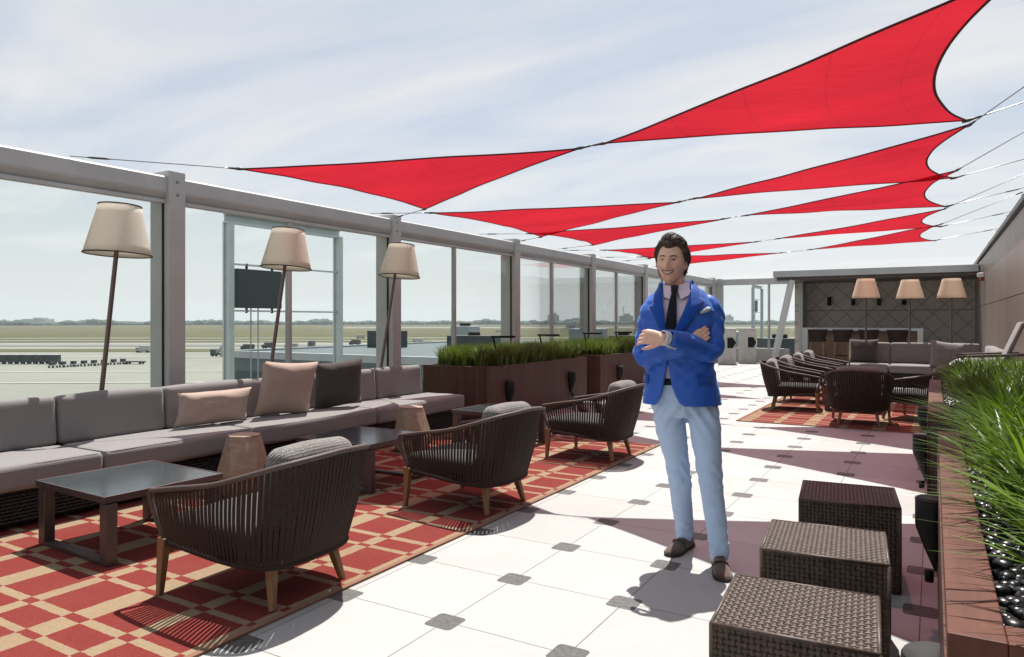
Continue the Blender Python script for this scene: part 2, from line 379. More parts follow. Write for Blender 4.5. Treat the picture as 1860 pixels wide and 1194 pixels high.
# ---------------------------------------------------------------- mesh helpers
class MB:
    def __init__(s): s.v = []; s.f = []; s.sm = []
    def add(s, vs, fs, smooth=False, mtx=None):
        o = len(s.v)
        if mtx is not None: vs = [mtx @ Vector(p) for p in vs]
        s.v += [tuple(p) for p in vs]; s.f += [tuple(i + o for i in f) for f in fs]; s.sm += [smooth] * len(fs)
        return s
    def box(s, c, d, rz=0, bev=0, mtx=None, seg=2):
        bm = bmesh.new(); bmesh.ops.create_cube(bm, size=1)
        for v in bm.verts: v.co = Vector((v.co.x * d[0], v.co.y * d[1], v.co.z * d[2]))
        if bev: bmesh.ops.bevel(bm, geom=bm.edges[:], offset=bev, segments=seg, profile=.5, affect='EDGES')
        m = Matrix.Translation(c) @ Matrix.Rotation(rz, 4, 'Z')
        if mtx is not None: m = mtx @ m
        bm.verts.index_update()
        s.add([m @ v.co for v in bm.verts], [[v.index for v in f.verts] for f in bm.faces]); bm.free(); return s
    def b(s, x0, x1, y0, y1, z0, z1, bev=0):
        return s.box(((x0 + x1) / 2, (y0 + y1) / 2, (z0 + z1) / 2), (x1 - x0, y1 - y0, z1 - z0), 0, bev)
    def bar(s, p, q, a, b_, bev=0, up=(0, 0, 1), a2=None, b2=None):
        """tapered rectangular bar p->q"""
        p = Vector(p); q = Vector(q); d = (q - p).normalized(); u = Vector(up)
        if abs(d.dot(u)) > .98: u = Vector((0, 1, 0))
        x = d.cross(u).normalized(); y = x.cross(d).normalized()
        a2 = a if a2 is None else a2; b2 = b_ if b2 is None else b2
        vs = []
        for c, w_, h_ in ((p, a, b_), (q, a2, b2)):
            for sx, sy in ((-1, -1), (1, -1), (1, 1), (-1, 1)): vs.append(c + x * sx * w_ / 2 + y * sy * h_ / 2)
        fs = [(0, 3, 2, 1), (4, 5, 6, 7), (0, 1, 5, 4), (1, 2, 6, 5), (2, 3, 7, 6), (3, 0, 4, 7)]
        if not bev: return s.add(vs, fs)
        bm = bmesh.new(); bv = [bm.verts.new(v) for v in vs]
        for f in fs: bm.faces.new([bv[i] for i in f])
        bmesh.ops.bevel(bm, geom=bm.edges[:], offset=bev, segments=2, profile=.5, affect='EDGES'); bm.verts.index_update()
        s.add([v.co.copy() for v in bm.verts], [[v.index for v in f.verts] for f in bm.faces]); bm.free(); return s
    def tube(s, pts, r, n=8, cap=True, closed=False, ell=None):
        pts = [Vector(p) for p in pts]; k = len(pts)
        rs = r if isinstance(r, (list, tuple)) else [r] * k
        vs = []; prev = None
        for i, p in enumerate(pts):
            a = pts[i - 1] if (i > 0 or closed) else p; b = pts[(i + 1) % k] if (i < k - 1 or closed) else p
            t = (b - a).normalized()
            if prev is None:
                u = Vector((0, 0, 1)) if abs(t.z) < .9 else Vector((1, 0, 0))
                x = t.cross(u).normalized()
            else:
                x = (prev - t * prev.dot(t)).normalized()
            prev = x; y = t.cross(x)
            ea, eb = (1, 1) if ell is None else ell
            for j in range(n):
                an = 2 * math.pi * j / n
                vs.append(p + x * math.cos(an) * rs[i] * ea + y * math.sin(an) * rs[i] * eb)
        fs = []
        m = k if closed else k - 1
        for i in range(m):
            i2 = (i + 1) % k
            for j in range(n):
                fs.append((i * n + j, i * n + (j + 1) % n, i2 * n + (j + 1) % n, i2 * n + j))
        if cap and not closed:
            fs.append(tuple(range(n))[::-1]); fs.append(tuple((k - 1) * n + j for j in range(n)))
        return s.add(vs, fs, True)
    def lathe(s, prof, n=24, c=(0, 0, 0), mtx=None):
        vs = []; fs = []; k = len(prof)
        for r, z in prof:
            for j in range(n):
                a = 2 * math.pi * j / n; vs.append((c[0] + r * math.cos(a), c[1] + r * math.sin(a), c[2] + z))
        for i in range(k - 1):
            for j in range(n): fs.append((i * n + j, i * n + (j + 1) % n, (i + 1) * n + (j + 1) % n, (i + 1) * n + j))
        if prof[0][0] > 1e-5: fs.append(tuple(range(n))[::-1])
        if prof[-1][0] > 1e-5: fs.append(tuple((k - 1) * n + j for j in range(n)))
        return s.add(vs, fs, True, mtx)
    def rings(s, rings, cap=True, smooth=True, closed=False):
        """rings: list of equal-length point loops"""
        n = len(rings[0]); vs = [p for r in rings for p in r]; fs = []; k = len(rings)
        for i in range(k - 1):
            for j in range(n): fs.append((i * n + j, i * n + (j + 1) % n, (i + 1) * n + (j + 1) % n, (i + 1) * n + j))
        if cap: fs.append(tuple(range(n))[::-1]); fs.append(tuple((k - 1) * n + j for j in range(n)))
        return s.add(vs, fs, smooth)
    def grid(s, fn, nu, nv, smooth=True):
        vs = [fn(i / nu, j / nv) for j in range(nv + 1) for i in range(nu + 1)]
        fs = [(j * (nu + 1) + i, j * (nu + 1) + i + 1, (j + 1) * (nu + 1) + i + 1, (j + 1) * (nu + 1) + i) for j in range(nv) for i in range(nu)]
        return s.add(vs, fs, smooth)
    def cushion(s, c, d, r=.04, crown=.0, n=6, mtx=None, wob=0.0, seed=0):
        """soft box: rounded edges, domed faces, faint unevenness"""
        hx, hy, hz = d[0] / 2, d[1] / 2, d[2] / 2
        r = min(r, hx * .98, hy * .98, hz * .98)
        def ax(h):
            inn = h - r
            k = [-h, -h + r * .3, -h + r * .7] + [-inn + 2 * inn * i / n for i in range(n + 1)] + [h - r * .7, h - r * .3, h]
            return k
        X, Y, Z = ax(hx), ax(hy), ax(hz)
        bm = bmesh.new()
        def rnd(p):
            q = [max(-(h - r), min(h - r, a)) for a, h in zip(p, (hx, hy, hz))]
            dd = Vector([a - b for a, b in zip(p, q)]); L = dd.length
            o = Vector(q) + (dd / L * r if L > 1e-9 else dd)
            ux, uy, uz = o.x / hx, o.y / hy, o.z / hz
            if crown:
                o.z += crown * (1 - ux * ux) * (1 - uy * uy) * (1 if o.z > 0 else -1) * min(1, abs(uz))
                o.x += .4 * crown * (1 - uy * uy) * (1 - uz * uz) * ux
                o.y += .4 * crown * (1 - ux * ux) * (1 - uz * uz) * uy
            if wob: o += mnoise.noise_vector(Vector((o.x * 5 + seed, o.y * 5, o.z * 5))) * wob
            return o
        for A, B, fx in ((Y, Z, 0), (X, Z, 1), (X, Y, 2)):
            for sg in (-1, 1):
                g = {}
                for i, a in enumerate(A):
                    for j, b_ in enumerate(B):
                        p = [0, 0, 0]; h = (hx, hy, hz)[fx]
                        o = [k for k in range(3) if k != fx]; p[fx] = sg * h; p[o[0]] = a; p[o[1]] = b_
                        g[i, j] = bm.verts.new(rnd(p))
                for i in range(len(A) - 1):
                    for j in range(len(B) - 1):
                        bm.faces.new((g[i, j], g[i + 1, j], g[i + 1, j + 1], g[i, j + 1]))
        bmesh.ops.remove_doubles(bm, verts=bm.verts[:], dist=1e-4)
        bmesh.ops.recalc_face_normals(bm, faces=bm.faces[:])
        bm.verts.index_update(); m = Matrix.Translation(c)
        if mtx is not None: m = mtx @ m
        s.add([m @ v.co for v in bm.verts], [[v.index for v in f.verts] for f in bm.faces], True); bm.free(); return s
    def build(s, name, mat, parent=None, fixn=False):
        me = bpy.data.meshes.new(name); me.from_pydata(s.v, [], s.f); me.validate()
        if fixn:
            bm = bmesh.new(); bm.from_mesh(me); bmesh.ops.recalc_face_normals(bm, faces=bm.faces[:]); bm.to_mesh(me); bm.free()
        if len(me.polygons) == len(s.sm): me.polygons.foreach_set('use_smooth', s.sm)
        me.materials.append(mat); me.update()
        o = bpy.data.objects.new(name, me); COL.objects.link(o)
        if parent is not None: o.parent = parent
        return o

def tag(o, label=None, cat=None, group=None, kind=None):
    if label: o['label'] = label
    if cat: o['category'] = cat
    if group: o['group'] = group
    if kind: o['kind'] = kind
    return o
def thing(name, label, cat, loc=(0, 0, 0), rz=0, group=None):
    o = bpy.data.objects.new(name, None); COL.objects.link(o); o.empty_display_size = .1
    o.location = loc; o.rotation_euler = (0, 0, rz); return tag(o, label, cat, group)
def copy_tree(o, parent=None):
    c = o.copy(); COL.objects.link(c); c.parent = parent
    for ch in list(o.children): copy_tree(ch, c)
    return c
def dup(root, loc, rz, label):
    c = copy_tree(root); c.location = loc; c.rotation_euler = (0, 0, rz); c['label'] = label; return c
def rotx(mb, mtx):
    mb.v = [tuple(mtx @ Vector(p)) for p in mb.v]; return mb
def pillow_mb(w, h, t, seed=0, n=18):
    mb = MB(); vs = {}; V = []; F = []
    for side in (1, -1):
        for i in range(n + 1):
            for j in range(n + 1):
                u = 2 * i / n - 1; v = 2 * j / n - 1
                edge = (i in (0, n)) or (j in (0, n))
                if side == -1 and edge: vs[side, i, j] = vs[1, i, j]; continue
                th = t / 2 * ((1 - u ** 4) * (1 - v ** 4)) ** .62
                x = u * w / 2 * (1 - .075 * (1 - v * v) * abs(u) ** 3); z = v * h / 2 * (1 - .075 * (1 - u * u) * abs(v) ** 3)
                wr = mnoise.noise(Vector((u * 2.4 + seed, v * 2.4, side * 3))) * .016 * (1 - u ** 6) * (1 - v ** 6)
                vs[side, i, j] = len(V); V.append((x, side * (th) + wr, z))
        for i in range(n):
            for j in range(n):
                q = (vs[side, i, j], vs[side, i + 1, j], vs[side, i + 1, j + 1], vs[side, i, j + 1])
                F.append(q if side == -1 else q[::-1])
    mb.add(V, F, True); return mb

# ================================================================ SETTING
o = MB().b(-6.55, 1.1, -2.5, 28, -.3, 0).build('terrace_floor', M['floor']); tag(o, 'white paved roof terrace floor with small grey corner plates', 'floor', kind='structure')
# airfield, one ground sheet out to the horizon with strips laid 4+ mm above one another
GZ = -9.0
o = MB().b(-9000, 9000, -9000, 9000, GZ - .5, GZ).build('ground', M['turf_pale']); tag(o, 'flat pale airfield reaching the horizon', 'ground', kind='structure')
Fv = Vector((-math.sin(R_(30.65)), math.cos(R_(30.65)), 0)); Rv = Vector((Fv.y, -Fv.x, 0))
def strip(name, mat, d0, d1, x0, x1, z, label, cat, skew=0.0):
    """a strip of ground d0..d1 metres out, x0..x1 metres along"""
    vs = [Fv * (d0 + skew * x0) + Rv * x0, Fv * (d0 + skew * x1) + Rv * x1, Fv * (d1 + skew * x1) + Rv * x1, Fv * (d1 + skew * x0) + Rv * x0]
    mb = MB(); mb.add([(v.x, v.y, GZ + z) for v in vs], [(0, 1, 2, 3)])
    o = mb.build(name, mat); return tag(o, label, cat, kind='structure')
strip('apron', M['concrete'], 20, 330, -900, 900, .05, 'pale concrete airport apron below the terrace', 'apron')
strip('grass_strip', M['turf'], 236, 262, -900, 40, .10, 'narrow dry grass strip at the edge of the apron', 'grass', .02)
strip('taxiway', M['asphalt'], 285, 300, -900, 900, .15, 'grey taxiway beyond the apron', 'taxiway', .01)
strip('grass_field', M['turf'], 455, 1700, -2600, 2500, .20, 'broad dry olive grass field between the taxiways', 'grass', .05)
strip('grass_strip', M['turf'], 345, 362, -900, -40, .16, 'second narrow grass strip beyond the apron', 'grass', .03)
strip('grass_strip', M['turf'], 392, 412, -900, 200, .17, 'third narrow grass strip before the olive field', 'grass', .03)
strip('runway', M['concrete'], 980, 1150, -260, 4000, .25, 'pale runway far across the airfield', 'runway', .03)
strip('far_grass', M['turf'], 1702, 1900, -4000, 4000, .30, 'dark grass at the far edge of the airfield', 'grass')
for k, (d, wd, x0, x1) in enumerate(((120, .8, -140, -20), (146, .6, -150, -25), (205, 1.0, -210, 60), (315, 2.0, -330, 300))):
    strip('painted_line', M['line'], d, d + wd, x0, x1, .2 + .01 * k, 'long painted line on the apron concrete', 'line', .05)

# far wood along the horizon: uncountable lumps of foliage with real depth
mb = MB()
ico = bmesh.new(); bmesh.ops.create_icosphere(ico, subdivisions=1, radius=1)
ico.verts.index_update(); IV = [v.co.copy() for v in ico.verts]; IF = [[v.index for v in f.verts] for f in ico.faces]; ico.free()
rng = random.Random(3)
for k in range(3800):
    a = R_(rng.uniform(-78, 14)); d = rng.uniform(1850, 2250)
    hh = 9 + 6 * mnoise.noise(Vector((a * 22, 0, 3))) + 4 * mnoise.noise(Vector((a * 90, 1, 3)))
    hh *= rng.uniform(.6, 1.15)
    c = Vector((math.sin(a) * d, math.cos(a) * d, GZ + hh * .5)); r = rng.uniform(8, 17)
    mb.add([(c.x + v.x * r, c.y + v.y * r, c.z + v.z * (hh * .62) * rng.uniform(.9, 1.1)) for v in IV], IF)
tag(mb.build('far_wood', M['trees']), 'hazy belt of trees along the horizon', 'wood', kind='stuff')

def far_building(d, k, w_, h, dep, label, tower=0):
    p = Fv * d + Rv * (k * d); t = thing('distant_building', label, 'building', (p.x, p.y, GZ), R_(30.65), 'hazy buildings on the horizon')
    mb = MB().box((0, 0, h / 2), (w_, dep, h)); mb.build('wall', M['far_wall'], t)
    MB().box((w_ * .1, 0, h + h * .12), (w_ * .4, dep * .6, h * .24)).build('rooftop', M['far_wall'], t)
    if tower: MB().bar((-w_ * .2, 0, h), (-w_ * .2, 0, h + tower), 1.6, 1.6).build('mast', M['far_wall'], t)
far_building(1950, (1005 - 930) / 1291, 30, 26, 30, 'tall hazy block above the trees behind the slim glass mullion')
far_building(1980, (1043 - 930) / 1291, 46, 15, 30, 'low wide hazy block between two railing posts')
far_building(1900, (1137 - 930) / 1291, 34, 24, 30, 'hazy block with a thin mast above the trees beside the man', 26)
far_building(1900, (70 - 930) / 1291, 60, 15, 40, 'long low hazy block at the far left of the horizon')
far_building(1950, (1322 - 930) / 1291, 24, 22, 25, 'hazy block above the trees behind the end railing')
p = Fv * 900 + Rv * (900 * (1045 - 930) / 1291)
t = thing('hangar', 'white low hangar with dark doors out on the airfield', 'hangar', (p.x, p.y, GZ), R_(30.65))
MB().box((0, 0, 3), (26, 14, 6)).build('wall', M['vehicle_white'], t); MB().box((-5, -7.1, 2), (8, .3, 4)).build('door', M['vehicle_dark'], t)
MB().box((0, 0, 6.3), (27, 15, .5)).build('roof', M['far_wall'], t)

hz = MB().b(-2600, 2600, -300, 2700, GZ - 1.5, 60).build('haze', simple('haze air', (1, 1, 1)))
hm = hz.data.materials[0]; hm.node_tree.nodes.clear()
ho = hm.node_tree.nodes.new('ShaderNodeOutputMaterial'); hp = hm.node_tree.nodes.new('ShaderNodeVolumePrincipled')
hp.inputs['Color'].default_value = (.86, .93, 1, 1); hp.inputs['Density'].default_value = .00014; hp.inputs['Anisotropy'].default_value = .3
hm.node_tree.links.new(hp.outputs[0], ho.inputs['Volume'])
tag(hz, 'thin pale blue haze lying over the airfield', 'haze', kind='stuff')

# ---------------------------------------------------------------- concourse building and airfield gear beyond the glass
t = thing('concourse_building', 'blue grey flat roofed concourse with a pale roof edge below the terrace', 'building', (-34, 45, GZ))
MB().b(-12, 34, -10, 30, 0, 7.6).build('wall', M['conc_wall'], t)
MB().b(-11.7, 33.7, -9.7, 29.7, 7.6, 7.95).build('roof', M['roof_blue'], t)
mb = MB(); mb.b(-12.15, 34.15, -10.15, -9.75, 7.6, 8.1); mb.b(-12.15, -11.75, -9.74, 30, 7.6, 8.1); mb.build('roof_edge', M['roof_edge'], t)
for k in range(9):
    x = -10.5 + k * 5
    MB().b(x, x + 4, -10.12, -9.98, 4.2, 6.6).build('window', M['screen'], t)
for k, (x, y, sx, sy, sz) in enumerate(((-8, 4, 3, 2, 1.5), (-3, 9, 2, 2, 1.9), (2, 3, 4, 2, 1.2), (8, 12, 3, 3, 1.7), (14, 5, 2, 2, 1.3), (19, 14, 5, 2.2, 1.5), (25, 6, 2.4, 2, 1.2))):
    u = thing('rooftop_unit', ['dark boxy cooling unit nearest the left end of the concourse roof', 'tall pale cooling unit on the concourse roof behind the slate display',
        'long low dark cooling unit near the concourse roof edge', 'big pale cooling unit set back on the concourse roof', 'small dark cooling unit mid way along the concourse roof',
        'long pale cooling unit at the back of the concourse roof', 'small dark cooling unit at the right of the concourse roof'][k], 'cooling unit', (-34 + x, 45 + y, GZ + 7.95), .1 * k, 'cooling units on the concourse roof')
    MB().box((0, 0, sz / 2), (sx, sy, sz), 0, .05).build('casing', M['vehicle_dark'] if k % 2 == 0 else M['roof_edge'], u)
    MB().lathe([(.5, 0), (.5, .25), (.42, .28)], 12, (0, 0, sz)).build('fan_cowl', M['black'], u)

def gantry(loc, label):
    t = thing('display_gantry', label, 'gantry', loc, 0, 'open steel gantries with a slate display')
    H = 9.3; W = 4.2
    for y in (0, W):
        mb = MB()
        for dx in (-.11, .11): mb.bar((dx, y, 0), (dx, y, H), .06, .17)
        mb.bar((0, y - .04, 0), (0, y - .04, H), .2, .012)
        mb.build('post', M['gantry'], t)
    mb = MB()
    mb.bar((0, -.1, H + .0), (0, W + .1, H + .0), .22, .05); mb.bar((0, -.1, H + .24), (0, W + .1, H + .24), .22, .05); mb.bar((-.05, -.1, H + .12), (-.05, W + .1, H + .12), .02, .19)
    mb.build('top_beam', M['gantry'], t)
    mb = MB()
    for z in (8.16, 6.86): mb.bar((0, 0, z), (0, W, z), .05, .05)
    mb.build('cross_rail', M['gantry'], t)
    s = MB().b(-.09, .09, .22, 1.80, 6.94, 8.04, .02).build('display_panel', M['screen'], t)
    for y in (.6, 1.5):
        MB().bar((0, y, 8.04), (0, y, 8.2), .05, .05).build('bracket', M['black'], s); MB().bar((0, y, 6.8), (0, y, 6.94), .05, .05).build('bracket', M['black'], s)
    mb = MB()
    for y in (.75, 1.0): mb.tube([(0, y, 0), (0, y, 6.94)], .018, 6)
    mb.build('cable', M['cable'], t)
    return t
g0 = gantry((-16.75, 12.9, 4.05 - 9.3), 'pale blue steel gantry with slate display close behind the cream lamps')
PL = MB().b(-18.5, -15.2, 10.5, 19.5, -5.8, -5.25, .02); t = thing('service_platform', 'blue grey platform that carries the near display gantry', 'platform', (0, 0, 0)); PL.build('deck', M['roof_blue'], t)
for x in (-18.2, -15.5):
    for y in (11, 19): MB().b(x - .15, x + .15, y - .15, y + .15, GZ, -5.8).build('support', M['gantry'], t)
dup(g0, (-15.2, 72, 4.6 - 9.3), 0, 'far display gantry seen small behind the end railing')
t = thing('service_platform', 'platform under the far display gantry', 'platform', (0, 0, 0)); MB().b(-17, -13.5, 69, 79, -5.3, -4.7).build('deck', M['roof_blue'], t); MB().b(-15.6, -14.8, 71, 77, GZ, -5.3).build('support', M['gantry'], t)

def cart(label, loc, rz, h=1.9, dark=True, grp='baggage carts parked in a row on the apron'):
    t = thing('baggage_cart', label, 'cart', loc, rz, grp)
    MB().box((0, 0, .35 + h / 2), (2.3, 1.5, h - .25), 0, .06).build('body', M['vehicle_dark'] if dark else M['vehicle_white'], t)
    MB().box((0, 0, h + .3), (2.45, 1.65, .1), 0, .02).build('roof', M['vehicle_white'] if dark else M['vehicle_dark'], t)
    for x in (-.75, .75):
        mb = MB()
        for y in (-.7, .7): mb.tube([(x, y - .1, .28), (x, y + .1, .28)], .28, 10)
        mb.build('wheel', M['tyre'], t)
    MB().bar((1.15, 0, .4), (1.8, 0, .35), .08, .08).build('drawbar', M['black'], t)
    return t
words = ['first', 'second', 'third', 'fourth', 'fifth', 'sixth', 'seventh', 'eighth']
c0 = None
for k in range(5):
    p = Vector((-190.5, 84, GZ + .05)) + Vector((9.3, 5.5, 0)) * (k / 3.6)
    lab = words[k] + ' dark covered cart from the left in the parked row'
    if c0 is None: c0 = cart(lab, p, R_(30.65))
    else: dup(c0, p, R_(30.65), lab)
c1 = None
for k in range(8):
    p = Vector((-165.5, 82.5, GZ + .05)) + Vector((-8.5, 15.5, 0)) * (k / 7) + Vector((9, 0, 0)) * (k / 7)
    lab = words[k] + ' small open cart from the near end of the slanting row on the apron'
    if c1 is None:
        c1 = thing('apron_dolly', lab, 'cart', p, R_(20), 'small carts in a slanting row on the apron')
        MB().box((0, 0, .55), (1.5, 1.3, .15)).build('deck', M['vehicle_white'], c1); MB().box((-.2, 0, .95), (.9, 1.0, .7), 0, .05).build('load', M['vehicle_dark'], c1)
        mb = MB()
        for x in (-.5, .5):
            for y in (-.55, .55): mb.tube([(x, y - .08, .22), (x, y + .08, .22)], .22, 8)
        mb.build('wheel', M['tyre'], c1)
    else: dup(c1, p, R_(20 + 7 * (k % 3)), lab)
t = thing('flat_trailer', 'long flat dark trailer alone on the apron', 'trailer', (-163, 99.5, GZ + .05), R_(30))
MB().box((0, 0, .6), (4.5, 1.6, .25), 0, .03).build('deck', M['vehicle_dark'], t); mb = MB()
for x in (-1.6, 1.6):
    for y in (-.7, .7): mb.tube([(x, y - .1, .3), (x, y + .1, .3)], .3, 10)
mb.build('wheel', M['tyre'], t)
t = thing('stair_truck', 'white passenger stair truck on the apron beside the gantry post', 'truck', (-177, 133, GZ + .05), R_(20))
MB().box((-1.4, 0, 1.2), (1.5, 1.9, 1.8), 0, .15).build('cab', M['vehicle_dark'], t); MB().box((.3, 0, .7), (4.2, 1.8, .5), 0, .05).build('chassis', M['vehicle_dark'], t)
MB().bar((-.4, 0, 1.1), (2.4, 0, 4.2), 1.4, .35).build('stair', M['vehicle_white'], t); mb = MB()
for x in (-1.3, 1.5):
    for y in (-.85, .85): mb.tube([(x, y - .12, .4), (x, y + .12, .4)], .4, 12)
mb.build('wheel', M['tyre'], t)

def service_van(label, loc, rz, white=True):
    t = thing('service_van', label, 'van', loc, rz, 'small service vans on the apron')
    MB().box((.4, 0, 1.3), (3.6, 1.9, 1.9), 0, .12).build('body', M['vehicle_white'] if white else M['vehicle_dark'], t)
    MB().box((-1.9, 0, .95), (1.2, 1.8, 1.2), 0, .2).build('cab', M['vehicle_white'] if white else M['vehicle_dark'], t)
    MB().box((-1.95, 0, 1.35), (.9, 1.82, .45), 0, .1).build('windscreen', M['screen'], t)
    for x in (-1.7, 1.4):
        mb = MB()
        for y in (-.85, .85): mb.tube([(x, y - .12, .38), (x, y + .12, .38)], .38, 12)
        mb.build('wheel', M['tyre'], t)
    return t
def on_apron(d, px): p = Fv * d + Rv * (d * (px - 930) / 1291); return (p.x, p.y, GZ + .06)
for k, (d, px, rz, wh, lab) in enumerate(((245, 450, 10, False, 'dark service van just right of the left gantry post'), (262, 488, 80, False, 'dark service van under the slate display'), (255, 530, 30, True, 'white service van seen through the near gantry'), (285, 566, 120, False, 'dark service van right of the gantry mullion'), (300, 645, 15, False, 'dark service van between the gantry and the second railing post'), (410, 655, 60, True, 'white service van farther out beyond the gantry'), (330, 760, 20, True, 'white service van seen right of the second railing post'), (620, 905, 40, True, 'far white service van left of the third railing post'), (230, 262, 30, True, 'white service van alone at the left of the first railing post'))):
    service_van(lab, on_apron(d, px), R_(rz), wh)

# ---------------------------------------------------------------- glass railing with heavy posts and a round top beam
POSTS = [4.165 + 3.2 * k for k in range(-2, 7)]
XR = -6.2
t = thing('glass_railing', 'tall glazed railing with grey posts and rounded grey top beam along the airfield side', 'railing', (0, 0, 0))
for y in POSTS:
    mb = MB(); mb.box((-6.29, y, 1.37), (.30, .17, 2.74), 0, .008)
    mb.build('post', M['grey_steel'], t)
ys = [-3.2] + POSTS + [24.3]
mb = MB()
prof = [(-.18, .11), (.01, .11), (.03, .092), (.03, -.03), (.022, -.05), (-.03, -.112), (-.05, -.12), (-.15, -.12), (-.18, -.09)]
for a, b_ in zip(ys[:-1], ys[1:]):
    if b_ - a < .3: continue
    mb.rings([[(XR + px, yy, 2.578 + pz) for px, pz in prof] for yy in (a + .086, b_ - .086)], smooth=False)
mb.build('top_beam', M['grey_steel'], t)
mb = MB()
for a, b_ in zip(ys[:-1], ys[1:]):
    if b_ - a < .3: continue
    MB().b(-6.29, -6.17, a + .086, b_ - .086, .0, .09).build('sill_channel', M['grey_steel'], t); MB().b(-6.27, -6.19, a + .086, b_ - .086, 2.435, 2.466).build('head_channel', M['grey_steel'], t)

for a, b_ in zip(ys[:-1], ys[1:]):
    if b_ - a < .3: continue
    MB().b(-6.238, -6.222, a + .09, b_ - .09, .085, 2.44).build('pane', M['glass'], t)
for a, b_ in zip(ys[1:-2], ys[2:-1]):
    m_ = (a + b_) / 2 - .175
    MB().b(-6.26, -6.20, m_ - .022, m_ + .022, .09, 2.44).build('mullion', M['dark_steel'] if False else M['grey_steel'], t)

for a, b_ in zip(ys[:-1], ys[1:]):
    if b_ - a < .3: continue
    for yy in (a + .0865, b_ - .0945): MB().b(-6.242, -6.216, yy, yy + .008, .092, 2.44).build('gasket', M['tyre'], t)
for y in POSTS[1:]:
    for zz in (2.52, 2.64):
        MB().lathe([(0, 0), (.014, 0), (.014, .006), (.008, .010), (0, .011)], 10, mtx=Matrix.Translation((-6.14, y, zz)) @ Matrix.Rotation(R_(90), 4, 'Y')).build('bolt', M['cable'], t)

# end railing across the far side
t = thing('end_railing', 'glazed end railing with a square grey top beam across the far end of the terrace', 'railing', (0, 23.75, 0))
MB().b(-6.0, -3.9, -.1, .1, 2.50, 2.69, .01).build('top_beam', M['grey_steel'], t)
MB().b(-6.34, -6.02, .0, .28, 0, 2.72, .01).build('post', M['grey_steel'], t)
for x in (-4.52,): MB().b(x - .03, x + .03, -.05, .05, .45, 2.5).build('mullion', M['grey_steel'], t)
MB().b(-6.0, -3.9, -.012, .012, .46, 2.5).build('pane', M['glass'], t)
MB().b(-6.0, -3.9, -.14, .14, 0, .45, .01).build('low_wall', M['stone_white'], t)

# ---------------------------------------------------------------- building wall on the right
t = thing('clad_wall', 'brown metal clad building wall with vertical seams along the right side', 'wall', (1.1, 0, 0))
mb = MB(); y = -2.4
while y < 27.9:
    mb.b(.012, .3, y + .006, y + .594, 0, 1.72); mb.b(.012, .3, y + .006, y + .594, 1.735, 2.96); y += .6
mb.build('cladding_panel', M['clad'], t)
MB().b(.03, .4, -2.4, 28, 0, 2.97).build('backing', M['clad_dark'], t)
MB().b(-.05, .42, -2.4, 28, 2.975, 3.06, .008).build('coping', M['clad_dark'], t)
for k in range(12):
    MB().b(.0, .1, .6 + 2.4 * k, .68 + 2.4 * k, 3.06, 3.17, .01).build('cable_post', M['grey_steel'], t)
t = thing('wall_alarm', 'small dark red alarm with pale strobe high on the clad wall', 'alarm', (1.1, 21.6, 2.45))
MB().lathe([(.0, 0), (.11, .0), (.11, .08), (.07, .12), (0, .12)], 16, mtx=Matrix.Rotation(R_(-90), 4, 'Y')).build('bell', M['red_plastic'], t)
MB().box((-.08, -.3, .03), (.15, .14, .1), 0, .02).build('strobe', M['white_paint'], t)

# ---------------------------------------------------------------- bar pavilion at the far end
t = thing('bar_pavilion', 'low bar pavilion with diamond panelled back wall and grey metal roof edge', 'pavilion', (0, 0, 0))
MB().b(-4.1, 1.1, 26, 26.3, 0, 2.7).build('back_wall', M['diamond'], t)
MB().b(-4.35, 1.09, 23.5, 26.3, 2.70, 2.9, .01).build('roof', M['fascia'], t)
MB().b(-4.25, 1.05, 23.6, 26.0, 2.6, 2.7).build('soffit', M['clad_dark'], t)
MB().b(-3.86, -3.72, 25.2, 26.0, 0, 2.6, .01).build('side_post', M['grey_steel'], t)
mb = MB(); mb.bar((-4.3, 23.3, 0.0), (-3.82, 23.65, 2.6), .2, .14, .01); mb.build('slanted_strut', M['white_paint'], t)
for k, x in enumerate((-2.99, -2.27, -1.51, -.80)):
    s = thing('wall_sconce', ['black up and down sconce nearest the slanted white strut', 'black sconce left of the leftmost far lamp shade', 'black sconce right of the leftmost far lamp shade', 'black sconce under the middle far lamp shade'][k], 'sconce', (x, 26, 1.98), 0, 'black sconces on the bar wall')
    MB().lathe([(.05, -.14), (.06, -.14), (.06, .14), (.05, .14)], 14, (0, -.12, 0)).build('body', M['black'], s)
    MB().box((0, -.03, 0), (.05, .06, .08)).build('bracket', M['black'], s)
t = thing('bar_counter', 'white waterfall bar counter with a wooden front in front of the diamond panelling', 'bar', (-1.9, 24.3, 0))
MB().b(-1.65, 1.65, -.3, .3, 1.03, 1.11, .006).build('top', M['white_paint'], t)
for s in (-1, 1): MB().b(min(s * 1.65, s * 1.5), max(s * 1.65, s * 1.5), -.3, .3, 0, 1.027, .004).build('end_panel', M['white_paint'], t)
MB().b(-1.49, 1.49, .0, .28, 0, 1.02).build('front', M['barwood'], t)
